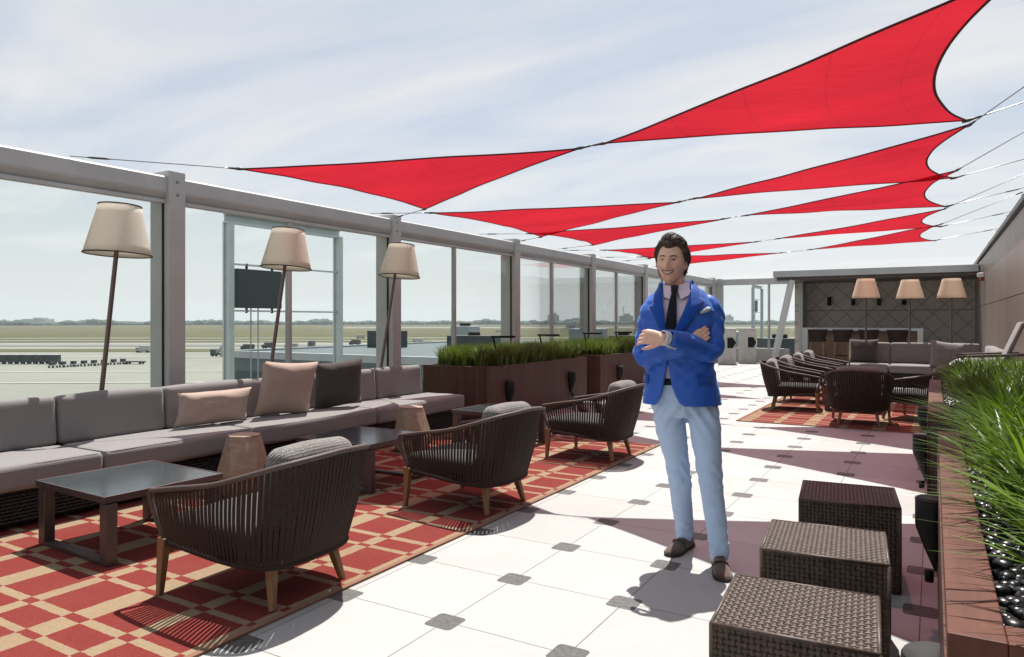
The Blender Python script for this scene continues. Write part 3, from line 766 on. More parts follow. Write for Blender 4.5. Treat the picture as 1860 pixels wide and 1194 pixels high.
def bar_stool(loc, rz, label):
    t = thing('bar_stool', label, 'stool', loc, rz, 'dark stools at the bar')
    MB().cushion((0, 0, .74), (.44, .44, .08), .03, .01, 3).build('seat', M['rope'], t)
    mb = MB()
    pts = lambda z, r: [(r * math.cos(a), r * .9 * math.sin(a), z) for a in np.linspace(R_(180), R_(360), 13)]
    for i, a in enumerate(np.linspace(R_(175), R_(365), 30)):
        mb.bar((.2 * math.cos(a), .2 * math.sin(a), .72), (.27 * math.cos(a), .25 * math.sin(a), 1.06), .035, .012)
    mb.build('back', M['rope'], t)
    mb = MB(); mb.tube([(.275 * math.cos(a), .255 * math.sin(a), 1.06) for a in np.linspace(R_(170), R_(370), 20)], .014, 8); mb.build('rim', M['rim'], t)
    for sx, sy in ((-1, -1), (1, -1), (1, 1), (-1, 1)):
        MB().bar((sx * .22, sy * .22, 0), (sx * .17, sy * .17, .71), .03, .03, up=(0, 1, 0), a2=.04, b2=.04).build('leg', M['teak'], t)
    mb = MB(); q = [(-.2, -.2, .28), (.2, -.2, .28), (.2, .2, .28), (-.2, .2, .28)]
    for i in range(4): mb.bar(q[i], q[(i + 1) % 4], .02, .02)
    mb.build('footrest', M['black'], t); return t
st = None
for k, x in enumerate((-3.05, -2.35, -1.65, -.9)):
    lab = ['dark bar stool at the left end of the white counter', 'dark bar stool second from the left at the white counter', 'dark bar stool second from the right at the white counter', 'dark bar stool at the right end of the white counter'][k]
    if st is None: st = bar_stool((x, 23.55, 0), 0, lab)
    else: dup(st, (x, 23.55, 0), .1 * (k - 2), lab)

for k, (x, y) in enumerate(((-5.45, 22.15), (-5.05, 23.1))):
    t = thing('litter_bin', ['white stone litter bin with black opening standing nearest the man', 'white stone litter bin standing farther back by the end railing'][k], 'bin', (x, y, 0), R_(12), 'white litter bins')
    MB().box((0, 0, .53), (.52, .5, 1.06), 0, .012).build('body', M['stone_white'], t)
    MB().box((0, 0, 1.075), (.54, .52, .03), 0, .006).build('lid', M['stone_white'], t)
    mb = MB(); h = [(-.08, .5), (.08, .5), (.17, .66), (.08, .82), (-.08, .82)]
    mb.add([(.261, yy * .0 + px, z) for px, z in [(a, b_) for a, b_ in h] for yy in (0,)] + [(.268, px, z) for px, z in h], [(0, 1, 2, 3, 4)[::-1], (5, 6, 7, 8, 9)] + [(i, (i + 1) % 5, 5 + (i + 1) % 5, 5 + i) for i in range(5)])
    m2 = MB(); m2.add([(px + .1, -.251, z) for px, z in h] + [(px + .1, -.258, z) for px, z in h], [(0, 1, 2, 3, 4), (5, 6, 7, 8, 9)[::-1]] + [(i, 5 + i, 5 + (i + 1) % 5, (i + 1) % 5) for i in range(5)])
    mb.add(m2.v, m2.f); mb.build('opening', M['black'], t, fixn=True)

# ---------------------------------------------------------------- rugs
def rug(label, x0, x1, y0, y1):
    t = thing('plaid_rug', label, 'rug', ((x0 + x1) / 2, (y0 + y1) / 2, 0)); a, b_ = (x1 - x0) / 2, (y1 - y0) / 2
    MB().b(-a + .03, a - .03, -b_ + .03, b_ - .03, .002, .010).build('pile', M['rug'], t)
    mb = MB(); mb.b(-a, a, -b_, -b_ + .03, .002, .012); mb.b(-a, a, b_ - .03, b_, .002, .012); mb.b(-a, -a + .03, -b_ + .0301, b_ - .0301, .002, .012); mb.b(a - .03, a, -b_ + .0301, b_ - .0301, .002, .012)
    mb.build('binding', M['rugedge'], t)
rug('red and beige plaid rug under the sofa, tables and three near armchairs', -5.15, -2.50, -.8, 7.3)
rug('red and beige plaid rug under the far armchairs by the planter', -2.25, .0, 9.62, 14.6)

# ================================================================ FURNITURE
# ---------------------------------------------------------------- long sofa
t = thing('sectional_sofa', 'long low taupe sectional sofa with a dark wicker base in front of the glass railing', 'sofa', (-5.3, 0, 0))
ydiv = [-1.2, 1.1, 2.79, 4.05, 5.6, 7.19]
for a, b_ in zip(ydiv[:-1], ydiv[1:]):
    MB().cushion(((-5.5 + -4.93) / 2 + 5.3 + .0, (a + b_) / 2, .345), (.59, b_ - a - .012, .165), .035, .012, 10, wob=.004, seed=a).build('seat_cushion', M['sofa'], t)
    lp_ = [(-5.215 + 5.3 + sx * (.295 - .013 - (0 if k_ == 0 else 0)), (a + b_) / 2 + sy * ((b_ - a - .012) / 2 - .013), .345 + .0825 - .010) for sx, sy, k_ in ((-1, -1, 0), (1, -1, 0), (1, 1, 0), (-1, 1, 0))]
    MB().tube([Vector(lp_[i]).lerp(Vector(lp_[(i + 1) % 4]), f) for i in range(4) for f in (.02, .5, .98)], .0055, 6, closed=True).build('piping', M['sofa'], t.children[-1])
bdiv = [-1.2, 1.2, 2.79, 3.64, 4.75, 6.26, 7.11]
for a, b_ in zip(bdiv[:-1], bdiv[1:]):
    tilt = Matrix.Translation((-.2, 0, .42)) @ Matrix.Rotation(R_(-5), 4, 'Y') @ Matrix.Translation((0, 0, -.42))
    MB().cushion((-.08, (a + b_) / 2, .60), (.16, b_ - a - .014, .36), .04, .012, 10, mtx=tilt, wob=.004, seed=a + 9).build('back_cushion', M['sofa'], t)
mb = MB(); mb.b(-.45, .31, -1.25, 7.16, .05, .262, .006); mb.b(-.46, -.40, -1.25, 7.12, .262, .74, .01)
mb.build('base', M['sofa_base'], t)
mb = MB()
for y in (-.8, 1.5, 3.6, 5.5, 6.95):
    for x in (-.38, .24): mb.b(x - .03, x + .03, y - .03, y + .03, 0, .05)
mb.build('foot', M['black'], t)
# the woven front: strands over the dark base
mb = MB()
for i in range(9):
    z = .065 + i * .023
    mb.tube([(.318 + .006 * math.sin(k * math.pi + i * math.pi), -1.2 + k * .05, z) for k in range(168)], .0065, 5)
mb.build('base_weave', M['wicker_dark'], t)

# pillows lean on the backrest
def place_pillow(name, label, mat, w, h, th, loc, rz, lean, seed, roll=0):
    t = pillow_mb(w, h, th, seed)
    m = Matrix.Rotation(rz, 4, 'Z') @ Matrix.Rotation(lean, 4, 'X') @ Matrix.Rotation(roll, 4, 'Y') @ Matrix.Translation((0, 0, h / 2))
    rotx(t, m); o = t.build(name, mat); o.location = loc; return tag(o, label, 'pillow')
# local +x of a pillow runs along the sofa (world +y), its face looks to +x
place_pillow('lumbar_pillow', 'long low beige lumbar pillow on the sofa', M['pillow_beige'], .70, .31, .16, (-5.38, 3.97, .435), R_(86), R_(14), 1)
place_pillow('throw_pillow', 'square beige throw pillow half in sunlight on the sofa', M['pillow_beige'], .56, .54, .18, (-5.33, 4.70, .43), R_(74), R_(15), 2, R_(3))
place_pillow('throw_pillow', 'square charcoal throw pillow on the sofa', M['pillow_dark'], .54, .52, .18, (-5.33, 5.44, .43), R_(72), R_(15), 3, R_(-6))

# ---------------------------------------------------------------- floor lamps
def floor_lamp(label, foot, top, shade_c, r0=.252, r1=.158, h=.40, mat='shade', group='cream shaded lamps along the railing'):
    t = thing('floor_lamp', label, 'lamp', (foot[0], foot[1], 0), 0, group)
    f = Vector(foot); d = lambda p: Vector(p) - Vector((f.x, f.y, 0))
    MB().lathe([(0, 0), (.15, 0), (.15, .018), (.03, .03), (0, .03)], 28).build('base', M['pole'], t)
    tp = d(top); MB().tube([(0, 0, .02), tp * .5, tp, tp + Vector((0, 0, .3))], [.019, .0185, .018, .014], 10).build('pole', M['pole'], t)
    sc_ = d(shade_c); mb = MB(); n = 40; rows = []
    lean = tp.normalized(); q = Vector((0, 0, 1)).rotation_difference(lean); q = q.slerp(Vector((0, 0, 1)).rotation_difference(Vector((0, 0, 1))), .55)
    pr = [(r0 - .004, 0), (r0, 0)] + [(r0 + (r1 - r0) * k / 6, h * k / 6) for k in range(1, 7)] + [(r1 - .004, h)] + [(r1 - .004 + (r0 - r1) * k / 6, h - h * k / 6) for k in range(1, 7)]
    for r, z in pr[:-1]:
        rows.append([sc_ + q @ Vector((r * math.cos(2 * math.pi * j / n), r * math.sin(2 * math.pi * j / n), z)) for j in range(n)])
    rows.append(rows[0]); mb.rings(rows, cap=False); mb.build('shade', M[mat], t)
    circ = lambda z, r: MB().tube([sc_ + q @ Vector((r * math.cos(2 * math.pi * j / n), r * math.sin(2 * math.pi * j / n), z)) for j in range(n)], .006, 6, closed=True)
    circ(0, r0 + .001).build('lower_ring', M['lens'], t); up_r = circ(h, r1 + .001)
    for j in range(3):
        a = 2 * math.pi * j / 3; up_r.tube([sc_ + q @ Vector((0, 0, h - .03)), sc_ + q @ Vector((r1 * math.cos(a), r1 * math.sin(a), h - .005))], .004, 5)
    up_r.build('upper_ring', M['lens'], t)
    b = MB(); b.lathe([(0, -.06), (.03, -.05), (.042, -.01), (.03, .04), (.015, .07), (0, .075)], 14, tuple(sc_ + Vector((0, 0, h * .55)))); b.build('bulb', M['white_paint'], t)
    return t
floor_lamp('cream shaded floor lamp on a leaning bronze pole nearest the camera', (-5.8, 3.18, 0), (-5.76, 3.36, 1.90), (-5.75, 3.365, 1.875))
floor_lamp('cream shaded floor lamp on a leaning pole in front of the display gantry', (-5.82, 4.84, 0), (-5.76, 5.12, 1.90), (-5.75, 5.125, 1.875))
floor_lamp('cream shaded floor lamp in front of the second railing post', (-5.82, 6.50, 0), (-5.76, 6.87, 1.92), (-5.75, 6.94, 1.885))
for (x, y), lab in zip(((-1.22, 16.5), (-.43, 17.35), (.33, 17.3)), ('leftmost of the three lamps by the far sofa, in front of the diamond panelling', 'middle one of the three lamps behind the far sofa', 'rightmost lamp behind the far sofa, with its thin pole showing')):
    floor_lamp(lab, (x, y + .2, 0), (x, y + .18, 1.83), (x, y + .18, 1.80), .275, .165, .42, 'shade_far', 'warm shaded lamps by the far sofa')

# ---------------------------------------------------------------- coffee tables
def coffee_table(label, loc, rz, sx=.76, sy=.72):
    t = thing('coffee_table', label, 'table', loc, rz, 'low square tables with smoked glass tops')
    a, b_ = sx / 2, sy / 2
    MB().b(-a + .013, a - .013, -b_ + .013, b_ - .013, .368, .388, .002).build('top', M['table_glass'], t)
    mb = MB(); mb.b(-a, a, -b_, -b_ + .012, .355, .390, .002); mb.b(-a, a, b_ - .012, b_, .355, .390, .002); mb.b(-a, -a + .012, -b_ + .0121, b_ - .0121, .355, .390, .002); mb.b(a - .012, a, -b_ + .0121, b_ - .0121, .355, .390, .002)
    mb.b(-a + .02, a - .02, -b_ + .02, b_ - .02, .345, .366); mb.build('frame', M['table_frame'], t)
    for s in (-1, 1):
        y = s * (b_ - .045)
        for q in (-1, 1): MB().b(min(q * (a - .002), q * (a - .075)), max(q * (a - .002), q * (a - .075)), y - .03, y + .03, .012, .345, .004).build('leg', M['table_frame'], t)
        MB().b(-a + .0755, a - .0755, y - .03, y + .03, .012, .035, .004).build('floor_bar', M['table_frame'], t)
    return t
tb = coffee_table('low smoked glass table nearest the camera, between the sofa and the first armchair', (-4.165, 2.52, 0), R_(-2))
dup(tb, (-4.06, 4.42, 0), R_(2), 'low smoked glass table behind the first armchair, between the two wooden stools')
dup(tb, (-4.0, 6.50, 0), R_(-1), 'low smoked glass table at the far end of the sofa in front of the planter')
dup(tb, (-1.0, 11.7, 0), 0, 'low table on the far rug in front of the row of armchairs')
dup(tb, (-1.0, 13.5, 0), 0, 'low table on the far rug nearest the far sofa')

# ---------------------------------------------------------------- facetted wooden side stools
def stump(label, loc, rz):
    t = thing('wooden_stool', label, 'stool', loc, rz, 'facetted wooden stools by the sofa')
    n = 7; rs = [(.165, 0), (.20, .10), (.205, .16), (.13, .43), (.125, .445)]
    mb = MB(); rings = []
    for i, (r, z) in enumerate(rs):
        rings.append([(r * math.cos(2 * math.pi * (j + .5 * (i in (1, 2))) / n), r * math.sin(2 * math.pi * (j + .5 * (i in (1, 2))) / n), z) for j in range(n)])
    vs = [p for r in rings for p in r]; fs = []
    for i in range(len(rs) - 1):
        for j in range(n):
            a, b_, c, d = i * n + j, i * n + (j + 1) % n, (i + 1) * n + (j + 1) % n, (i + 1) * n + j
            fs += [(a, b_, d), (b_, c, d)] if i in (0,) else ([(a, b_, c), (a, c, d)] if i == 2 else [(a, b_, c, d)])
    fs.append(tuple(range(n))[::-1]); mb.add(vs, fs); mb.build('body', M['stump'], t)
    m2 = MB(); m2.lathe([(0, 0), (.122, 0), (.126, .004), (.122, .009), (0, .009)], n, (0, 0, .4455)); m2.sm = [False] * len(m2.sm); m2.build('top', M['stump'], t)
    return t
s0 = stump('facetted pale wooden stool beside the table nearest the camera', (-4.57, 3.66, 0), .2)
dup(s0, (-4.58, 5.72, 0), 1.1, 'facetted pale wooden stool farther along the sofa, beside the middle table')

# ---------------------------------------------------------------- rope armchairs
def catmull(P, n):
    P = [Vector(p) for p in P]; out_ = []
    Q = [P[0] * 2 - P[1]] + P + [P[-1] * 2 - P[-2]]
    for i in range(1, len(Q) - 2):
        for k in range(n):
            u = k / n; a, b_, c, d = Q[i - 1:i + 3]
            out_.append(.5 * ((2 * b_) + (c - a) * u + (2 * a - 5 * b_ + 4 * c - d) * u * u + (3 * b_ - a - 3 * c + d) * u ** 3))
    out_.append(P[-1]); return out_
def resample(P, n):
    L = [0]
    for a, b_ in zip(P[:-1], P[1:]): L.append(L[-1] + (b_ - a).length)
    res = []; j = 0
    for i in range(n):
        s = L[-1] * i / (n - 1)
        while j < len(L) - 2 and L[j + 1] < s: j += 1
        f = (s - L[j]) / max(1e-9, L[j + 1] - L[j]); res.append(P[j].lerp(P[j + 1], f))
    return res
def armchair(label, loc, rz):
    t = thing('rope_armchair', label, 'armchair', loc, rz, 'brown rope armchairs with teak legs')
    half = [(-.385, -.365, .515), (-.2, -.38, .548), (.05, -.385, .59), (.25, -.37, .645), (.385, -.29, .69), (.44, -.15, .708), (.45, 0, .714)]
    rim = catmull(half + [(x, -y, z) for x, y, z in half[-2::-1]], 8)
    hb = [(-.335, -.325, .265), (-.15, -.335, .252), (.05, -.335, .235), (.20, -.31, .222), (.29, -.24, .214), (.325, -.12, .21), (.33, 0, .21)]
    base = catmull(hb + [(x, -y, z) for x, y, z in hb[-2::-1]], 8)
    # rim bends down into the front uprights
    front = lambda s: [Vector((-.335, s * .325, .262)), Vector((-.372, s * .345, .36)), Vector((-.405, s * .358, .46)), Vector((-.402, s * .363, .50))]
    full = front(-1) + rim + front(1)[::-1]
    MB().tube(catmull(full, 2), .0135, 8).build('rim', M['rim'], t)
    MB().tube(base, .013, 8).build('base_ring', M['rope'], t)
    nr = 84; A = resample(rim, nr); B = resample(base, nr); mb = MB()
    rr = random.Random(5)
    for i in range(1, nr - 1):
        tg = (A[i + 1] - A[i - 1]).normalized(); p, q = A[i], B[i]
        side = i / (nr - 1); wd = .0145 if min(side, 1 - side) < .27 else .0215
        nrm = tg.cross((q - p).normalized()).normalized()
        mid = p.lerp(q, .5) + nrm * (-.012 if nrm.dot(Vector((p.x, p.y, 0))) < 0 else .012)
        off = tg * rr.uniform(-.0015, .0015)
        pts = [p, mid + off, q]; vs = []
        for k, c in enumerate(catmull(pts, 3)):
            x = tg * (wd / 2); y = nrm * .004
            vs += [c - x - y, c + x - y, c + x * .6 + y, c - x * .6 + y]
        n_ = len(vs) // 4; fs = []
        for k in range(n_ - 1):
            for j in range(4): fs.append((k * 4 + j, k * 4 + (j + 1) % 4, (k + 1) * 4 + (j + 1) % 4, (k + 1) * 4 + j))
        mb.add(vs, fs)
    mb.build('rope_shell', M['rope'], t, fixn=True)
    mb = MB()
    outl = [(p.x * .96, p.y * .96) for p in resample(base, 25)]
    vs = [(x, y, .235) for x, y in outl] + [(x, y, .262) for x, y in outl]; n_ = len(outl)
    mb.add(vs, [tuple(range(n_))[::-1], tuple(range(n_, 2 * n_))] + [(i, (i + 1) % n_, n_ + (i + 1) % n_, n_ + i) for i in range(n_)])
    mb.build('seat_pan', M['rope'], t, fixn=True)
    MB().bar((-.315, -.30, .245), (-.315, .30, .245), .03, .05, .004).build('front_rail', M['teak'], t)
    for (x0, y0, x1, y1, zt) in ((-.365, -.34, -.352, -.325, .285), (-.365, .34, -.352, .325, .285), (.27, -.235, .215, -.19, .235), (.27, .235, .215, .19, .235)):
        MB().bar((x0, y0, 0.010), (x1, y1, zt), .028, .028, .005, up=(0, 1, 0), a2=.05, b2=.046).build('leg', M['teak'], t)
    MB().cushion((-.07, 0, .325), (.66, .60, .115), .045, .012, 6, wob=.006).build('seat_cushion', M['seat_dark'], t)
    m = Matrix.Translation((.215, 0, .37)) @ Matrix.Rotation(R_(12.5), 4, 'Y')
    MB().cushion((0, 0, .19), (.13, .50, .38), .055, .012, 6, mtx=m, wob=.006, seed=4).build('back_cushion', M['seat_tweed'], t)
    return t
ch = armchair('brown rope armchair with grey tweed back cushion nearest the camera', (-2.86, 2.44, 0), R_(3))
dup(ch, (-2.86, 4.30, 0), R_(-2), 'second rope armchair along the rug edge, in front of the table with the dark top')
dup(ch, (-2.86, 6.44, 0), R_(1), 'third rope armchair along the rug edge, just left of the standing man')
for k, y in enumerate((11.35, 12.55, 13.8, 15.0)):
    dup(ch, (-1.83, y, 0), R_(180 + (6, -4, 3, -2)[k]), ['far rope armchair at the near corner of the far rug, its seat front in sunlight', 'second chair in the row of far armchairs on the far rug', 'third chair in the row of far armchairs on the far rug', 'last chair in the row of far armchairs, in front of the bar'][k])
dup(ch, (-.82, 10.2, 0), R_(-88), 'far rope armchair turned with its back to the camera on the far rug')
dup(ch, (-.12, 11.0, 0), R_(-20), 'far rope armchair half hidden behind the right planter')

# ---------------------------------------------------------------- wicker cubes
def ottoman(label, loc, rz):
    t = thing('wicker_ottoman', label, 'ottoman', loc, rz, 'woven brown wicker cubes')
    S = .225; H = .42
    def weave(mb, org, U, V, W, lu, lv, nu, nv, wid, amp, gap=1.0, th=.0022):
        U, V, W, org = Vector(U), Vector(V), Vector(W), Vector(org)
        for (A, B, la, lb, na, nb, ph) in ((U, V, lu, lv, nu, nv, 0), (V, U, lv, lu, nv, nu, 1)):
            for i in range(nb):
                c = (i + .5) / nb * lb; vs = []
                for k in range(2 * na + 1):
                    s = k / (2 * na) * la
                    hgt = amp * math.sin(math.pi * (k / 2 * 1.0 + .5 * 0) + math.pi * (i + ph)) if k % 2 else 0
                    # over / under at each crossing (odd k lies mid way over a cross strand)
                    kk = (k - 1) // 2
                    hgt = (amp if (kk + i + ph) % 2 == 0 else -amp) if k % 2 else 0
                    p = org + A * s + B * c + W * hgt
                    vs += [p - B * wid / 2 - W * th, p - B * wid / 2 + W * th * .3, p + W * th, p + B * wid / 2 + W * th * .3, p + B * wid / 2 - W * th]
                n_ = 2 * na + 1; fs = []
                for k in range(n_ - 1):
                    for j in range(5): fs.append((k * 5 + j, k * 5 + (j + 1) % 5, (k + 1) * 5 + (j + 1) % 5, (k + 1) * 5 + j))
                mb.add(vs, fs, True)
    n = 25; pitch = 2 * S / n
    mb = MB(); weave(mb, (-S, -S, H), (1, 0, 0), (0, 1, 0), (0, 0, 1), 2 * S, 2 * S, n, n, pitch * .78, .0030)
    mb.build('top_weave', M['wicker'], t)
    mb = MB(); nz = 23
    for org, U, W in (((-S, -S, .012), (1, 0, 0), (0, -1, 0)), ((S, -S, .012), (0, 1, 0), (1, 0, 0)), ((S, S, .012), (-1, 0, 0), (0, 1, 0)), ((-S, S, .012), (0, -1, 0), (-1, 0, 0))):
        weave(mb, org, U, (0, 0, 1), W, 2 * S, H - .014, n, nz, pitch * .80, .0030)
    mb.build('side_weave', M['wicker'], t)
    mb = MB()
    for z in (.012, H - .001):
        q = [(-S, -S, z), (S, -S, z), (S, S, z), (-S, S, z)]
        for i in range(4): mb.tube([q[i], q[(i + 1) % 4]], .0075, 8)
    for sx in (-1, 1):
        for sy in (-1, 1): mb.tube([(sx * S, sy * S, .012), (sx * S, sy * S, H)], .0075, 8)
    mb.build('edge_binding', M['wicker'], t)
    mb = MB(); mb.b(-S + .012, S - .012, -S + .012, S - .012, H - .03, H - .012)
    for sx in (-1, 1):
        for sy in (-1, 1): mb.b(sx * (S - .025) - .012, sx * (S - .025) + .012, sy * (S - .025) - .012, sy * (S - .025) + .012, .0, H - .03)
    mb.build('inner_frame', M['wicker_dark'], t)
    return t
ot = ottoman('woven brown wicker cube nearest the camera at the bottom of the picture', (-.365, 2.385, 0), R_(4))
dup(ot, (-.385, 3.19, 0), R_(5), 'middle one of the three woven wicker cubes, in front of the man')
dup(ot, (-.385, 4.12, 0), R_(6), 'farthest of the three woven wicker cubes, its top in the sail shadow')

# ---------------------------------------------------------------- planters with grass
def blades(name, n, xr, yr, z0, hr, wr, lean, mat, parent=None, seg=5, clump=None, droop=1.0, bias=(0, 0), seed=1):
    """many arching blades as one mesh; per blade tint in a vertex attribute"""
    g = np.random.default_rng(seed)
    if clump:
        cx = g.uniform(xr[0], xr[1], clump); cy = g.uniform(yr[0], yr[1], clump); ci = g.integers(0, clump, n)
        bx = cx[ci] + g.normal(0, .028, n); by = cy[ci] + g.normal(0, .028, n); ctint = g.uniform(0, 1, clump)[ci]; cang = None
    else:
        bx = g.uniform(xr[0], xr[1], n); by = g.uniform(yr[0], yr[1], n); ctint = g.uniform(0, 1, n)
    h = g.uniform(hr[0], hr[1], n); wd = g.uniform(wr[0], wr[1], n); az = g.uniform(0, 2 * np.pi, n)
    ln = g.uniform(lean[0], lean[1], n) ** 1.0
    dx = np.cos(az) * ln + bias[0]; dy = np.sin(az) * ln + bias[1]
    K = seg + 1; s = np.linspace(0, 1, K)
    px = bx[:, None] + dx[:, None] * h[:, None] * (s ** 1.7)[None]; py = by[:, None] + dy[:, None] * h[:, None] * (s ** 1.7)[None]
    pz = z0 + h[:, None] * (s - droop * .42 * (ln[:, None]) * s ** 2.6)
    tw = az + np.pi / 2 + g.normal(0, .5, n)
    wx = np.cos(tw)[:, None]; wy = np.sin(tw)[:, None]
    ww = wd[:, None] * (1 - s ** 2.2)[None] * .5 + .0003
    L = np.stack([px - wx * ww, py - wy * ww, pz], -1); Rr = np.stack([px + wx * ww, py + wy * ww, pz], -1)
    C = np.stack([px, py, pz - wd[:, None] * .22 * (1 - s)], -1)
    V = np.stack([L, C, Rr], 2).reshape(-1, 3)
    idx = np.arange(n * K * 3).reshape(n, K, 3)
    q1 = np.stack([idx[:, :-1, 0], idx[:, :-1, 1], idx[:, 1:, 1], idx[:, 1:, 0]], -1).reshape(-1, 4)
    q2 = np.stack([idx[:, :-1, 1], idx[:, :-1, 2], idx[:, 1:, 2], idx[:, 1:, 1]], -1).reshape(-1, 4)
    F = np.concatenate([q1, q2])
    me = bpy.data.meshes.new(name); me.vertices.add(len(V)); me.vertices.foreach_set('co', V.astype(np.float32).ravel())
    me.loops.add(F.size); me.loops.foreach_set('vertex_index', F.astype(np.int32).ravel())
    me.polygons.add(len(F)); me.polygons.foreach_set('loop_start', np.arange(0, F.size, 4, dtype=np.int32)); me.polygons.foreach_set('loop_total', np.full(len(F), 4, np.int32))
    me.polygons.foreach_set('use_smooth', np.ones(len(F), bool)); me.update(calc_edges=True); me.validate()
    tn = np.clip(.55 * g.uniform(0, 1, n) + .45 * ctint, 0, 1); tn = np.where(g.uniform(0, 1, n) < .05, tn + .75, tn); a = me.attributes.new('tint', 'FLOAT', 'POINT'); a.data.foreach_set('value', np.repeat(tn, K * 3).astype(np.float32))
    me.materials.append(mat); o = bpy.data.objects.new(name, me); COL.objects.link(o); o.parent = parent; return o
def pebbles(name, n, xr, yr, z, seed=2):
    g = random.Random(seed); mb = MB()
    for k in range(n):
        c = (g.uniform(*xr), g.uniform(*yr), z + g.uniform(-.006, .008)); r = g.uniform(.010, .021)
        m = Matrix.Translation(c) @ Matrix.Rotation(g.uniform(0, 6), 4, 'Z') @ Matrix.Diagonal((r * g.uniform(.9, 1.4), r, r * g.uniform(.55, .8), 1))
        mb.add([m @ v for v in IV2], IF2, True)
    return mb.build(name, M['pebble'])
ico = bmesh.new(); bmesh.ops.create_icosphere(ico, subdivisions=2, radius=1); ico.verts.index_update()
IV2 = [v.co.copy() for v in ico.verts]; IF2 = [[v.index for v in f.verts] for f in ico.faces]; ico.free()

def right_planter(label, y0, y1, x0=.022, x1=1.0):
    t = thing('rust_planter', label, 'planter', (0, 0, 0), 0, 'rust brown planters along the clad wall')
    MB().b(x0 + .012, x1, y0 + .012, y1 - .012, .0, .70).build('side', M['planter_side'], t)
    mb = MB(); w_ = .092; z0, z1 = .70, .762
    mb.b(x0, x0 + w_, y0, y1, z0, z1, .003); mb.b(x1 - w_, x1, y0, y1, z0, z1, .003)
    mb.b(x0 + w_ + .0005, x1 - w_ - .0005, y0, y0 + w_, z0, z1, .003); mb.b(x0 + w_ + .0005, x1 - w_ - .0005, y1 - w_, y1, z0, z1, .003)
    mb.build('cap', M['corten'], t)
    MB().b(x0 + .04, x1 - .04, y0 + .04, y1 - .04, .7005, .72).build('soil', M['soil'], t)
    MB().b(x0 - .004, x0 + .011, y0 + .02, y1 - .02, .06, .695, .002).build('side_board', M['planter_wood'], t)
    MB().b(x0 + .02, x1 - .02, y0 - .004, y0 + .011, .06, .695, .002).build('end_board', M['corten'] if y0 < 3 else M['planter_side'], t)
    return t
right_planter('rust brown planter with long green grass and black pebbles at the right edge', 1.52, 4.28)
right_planter('farther rust brown planter with tall dark grass by the far armchairs', 5.16, 7.98, -.03, 1.0)
tag(pebbles('black_pebbles', 1500, (.125, .34), (1.62, 4.18), .728), 'black polished pebbles along the near right planter rim', 'pebbles', kind='stuff')
tag(pebbles('black_pebbles', 500, (.08, .30), (5.28, 7.85), .728, 5), 'black polished pebbles along the farther right planter rim', 'pebbles', kind='stuff')
tag(blades('long_grass', 12000, (.235, .92), (1.58, 4.22), .70, (.24, .48), (.011, .0195), (.2, .9), M['grass_long'], clump=150, droop=1.15, bias=(-.13, -.10), seed=4), 'long arching green grass in the near right planter', 'grass', kind='stuff')
tag(blades('long_grass', 9000, (.20, .92), (5.25, 7.9), .70, (.22, .40), (.009, .016), (.2, .9), M['grass_long'], clump=170, droop=1.0, bias=(-.10, -.06), seed=6), 'long dark green grass in the farther right planter', 'grass', kind='stuff')

def left_planter(label, y0, y1, x0=-5.85, x1=-4.84):
    t = thing('board_planter', label, 'planter', (0, 0, 0), 0, 'red brown boarded planters along the railing')
    MB().b(x0, x1, y0, y1, .03, .725).build('side', M['planter_wood'], t)
    MB().b(x0 + .05, x1 - .05, y0 + .05, y1 - .05, 0, .03).build('plinth', M['black'], t)
    mb = MB(); w_ = .05; z0, z1 = .725, .745
    mb.b(x0 - .004, x0 + w_, y0 - .004, y1 + .004, z0, z1); mb.b(x1 - w_, x1 + .004, y0 - .004, y1 + .004, z0, z1)
    mb.b(x0 + w_ + .0005, x1 - w_ - .0005, y0 - .004, y0 + w_, z0, z1); mb.b(x0 + w_ + .0005, x1 - w_ - .0005, y1 - w_, y1 + .004, z0, z1)
    mb.build('cap', M['planter_wood'], t)
    MB().b(x0 + w_, x1 - w_, y0 + w_, y1 - w_, .7255, .735).build('soil', M['soil'], t); return t
left_planter('red brown boarded planter with clipped grass beyond the end of the sofa', 7.55, 10.55)
left_planter('farther red brown boarded planter with clipped grass behind the man', 11.1, 15.2)
for y0, y1, sd, lab in ((7.62, 10.5, 11, 'clipped bright green grass in the near left planter'), (11.16, 15.1, 12, 'clipped bright green grass in the farther left planter')):
    tag(blades('clipped_grass', int(3800 * (y1 - y0)), (-5.80, -4.90), (y0, y1), .72, (.18, .34), (.009, .019), (.05, .7), M['grass_short'], seg=3, clump=int(150 * (y1 - y0)), droop=.8, seed=sd), lab, 'grass', kind='stuff')

def angled_light(loc, rz, label, h=.62, arm=.34):
    t = thing('path_light', label, 'light', loc, rz, 'thin black path lights above the clipped grass')
    mb = MB(); mb.bar((.12, 0, 0), (0, 0, h), .022, .03); mb.build('stem', M['black'], t)
    MB().box((arm / 2 - .03, 0, h), (arm, .05, .028), 0, .005).build('head', M['black'], t)
    MB().box((arm / 2 + .02, 0, h - .0155), (arm * .6, .035, .003)).build('lens', M['lens'], t); return t
al = angled_light((-5.25, 8.35, .49), R_(22), 'black path light on a slanting stem at the near end of the clipped grass')
for (x, y, z), lab in (((-5.25, 9.7, .49), 'black path light right of the third railing post'), ((-5.3, 11.45, .49), 'black path light in front of the fourth railing post'), ((-5.3, 12.9, .49), 'black path light beside the hand of the man')):
    dup(al, (x, y, z), R_(22), lab)

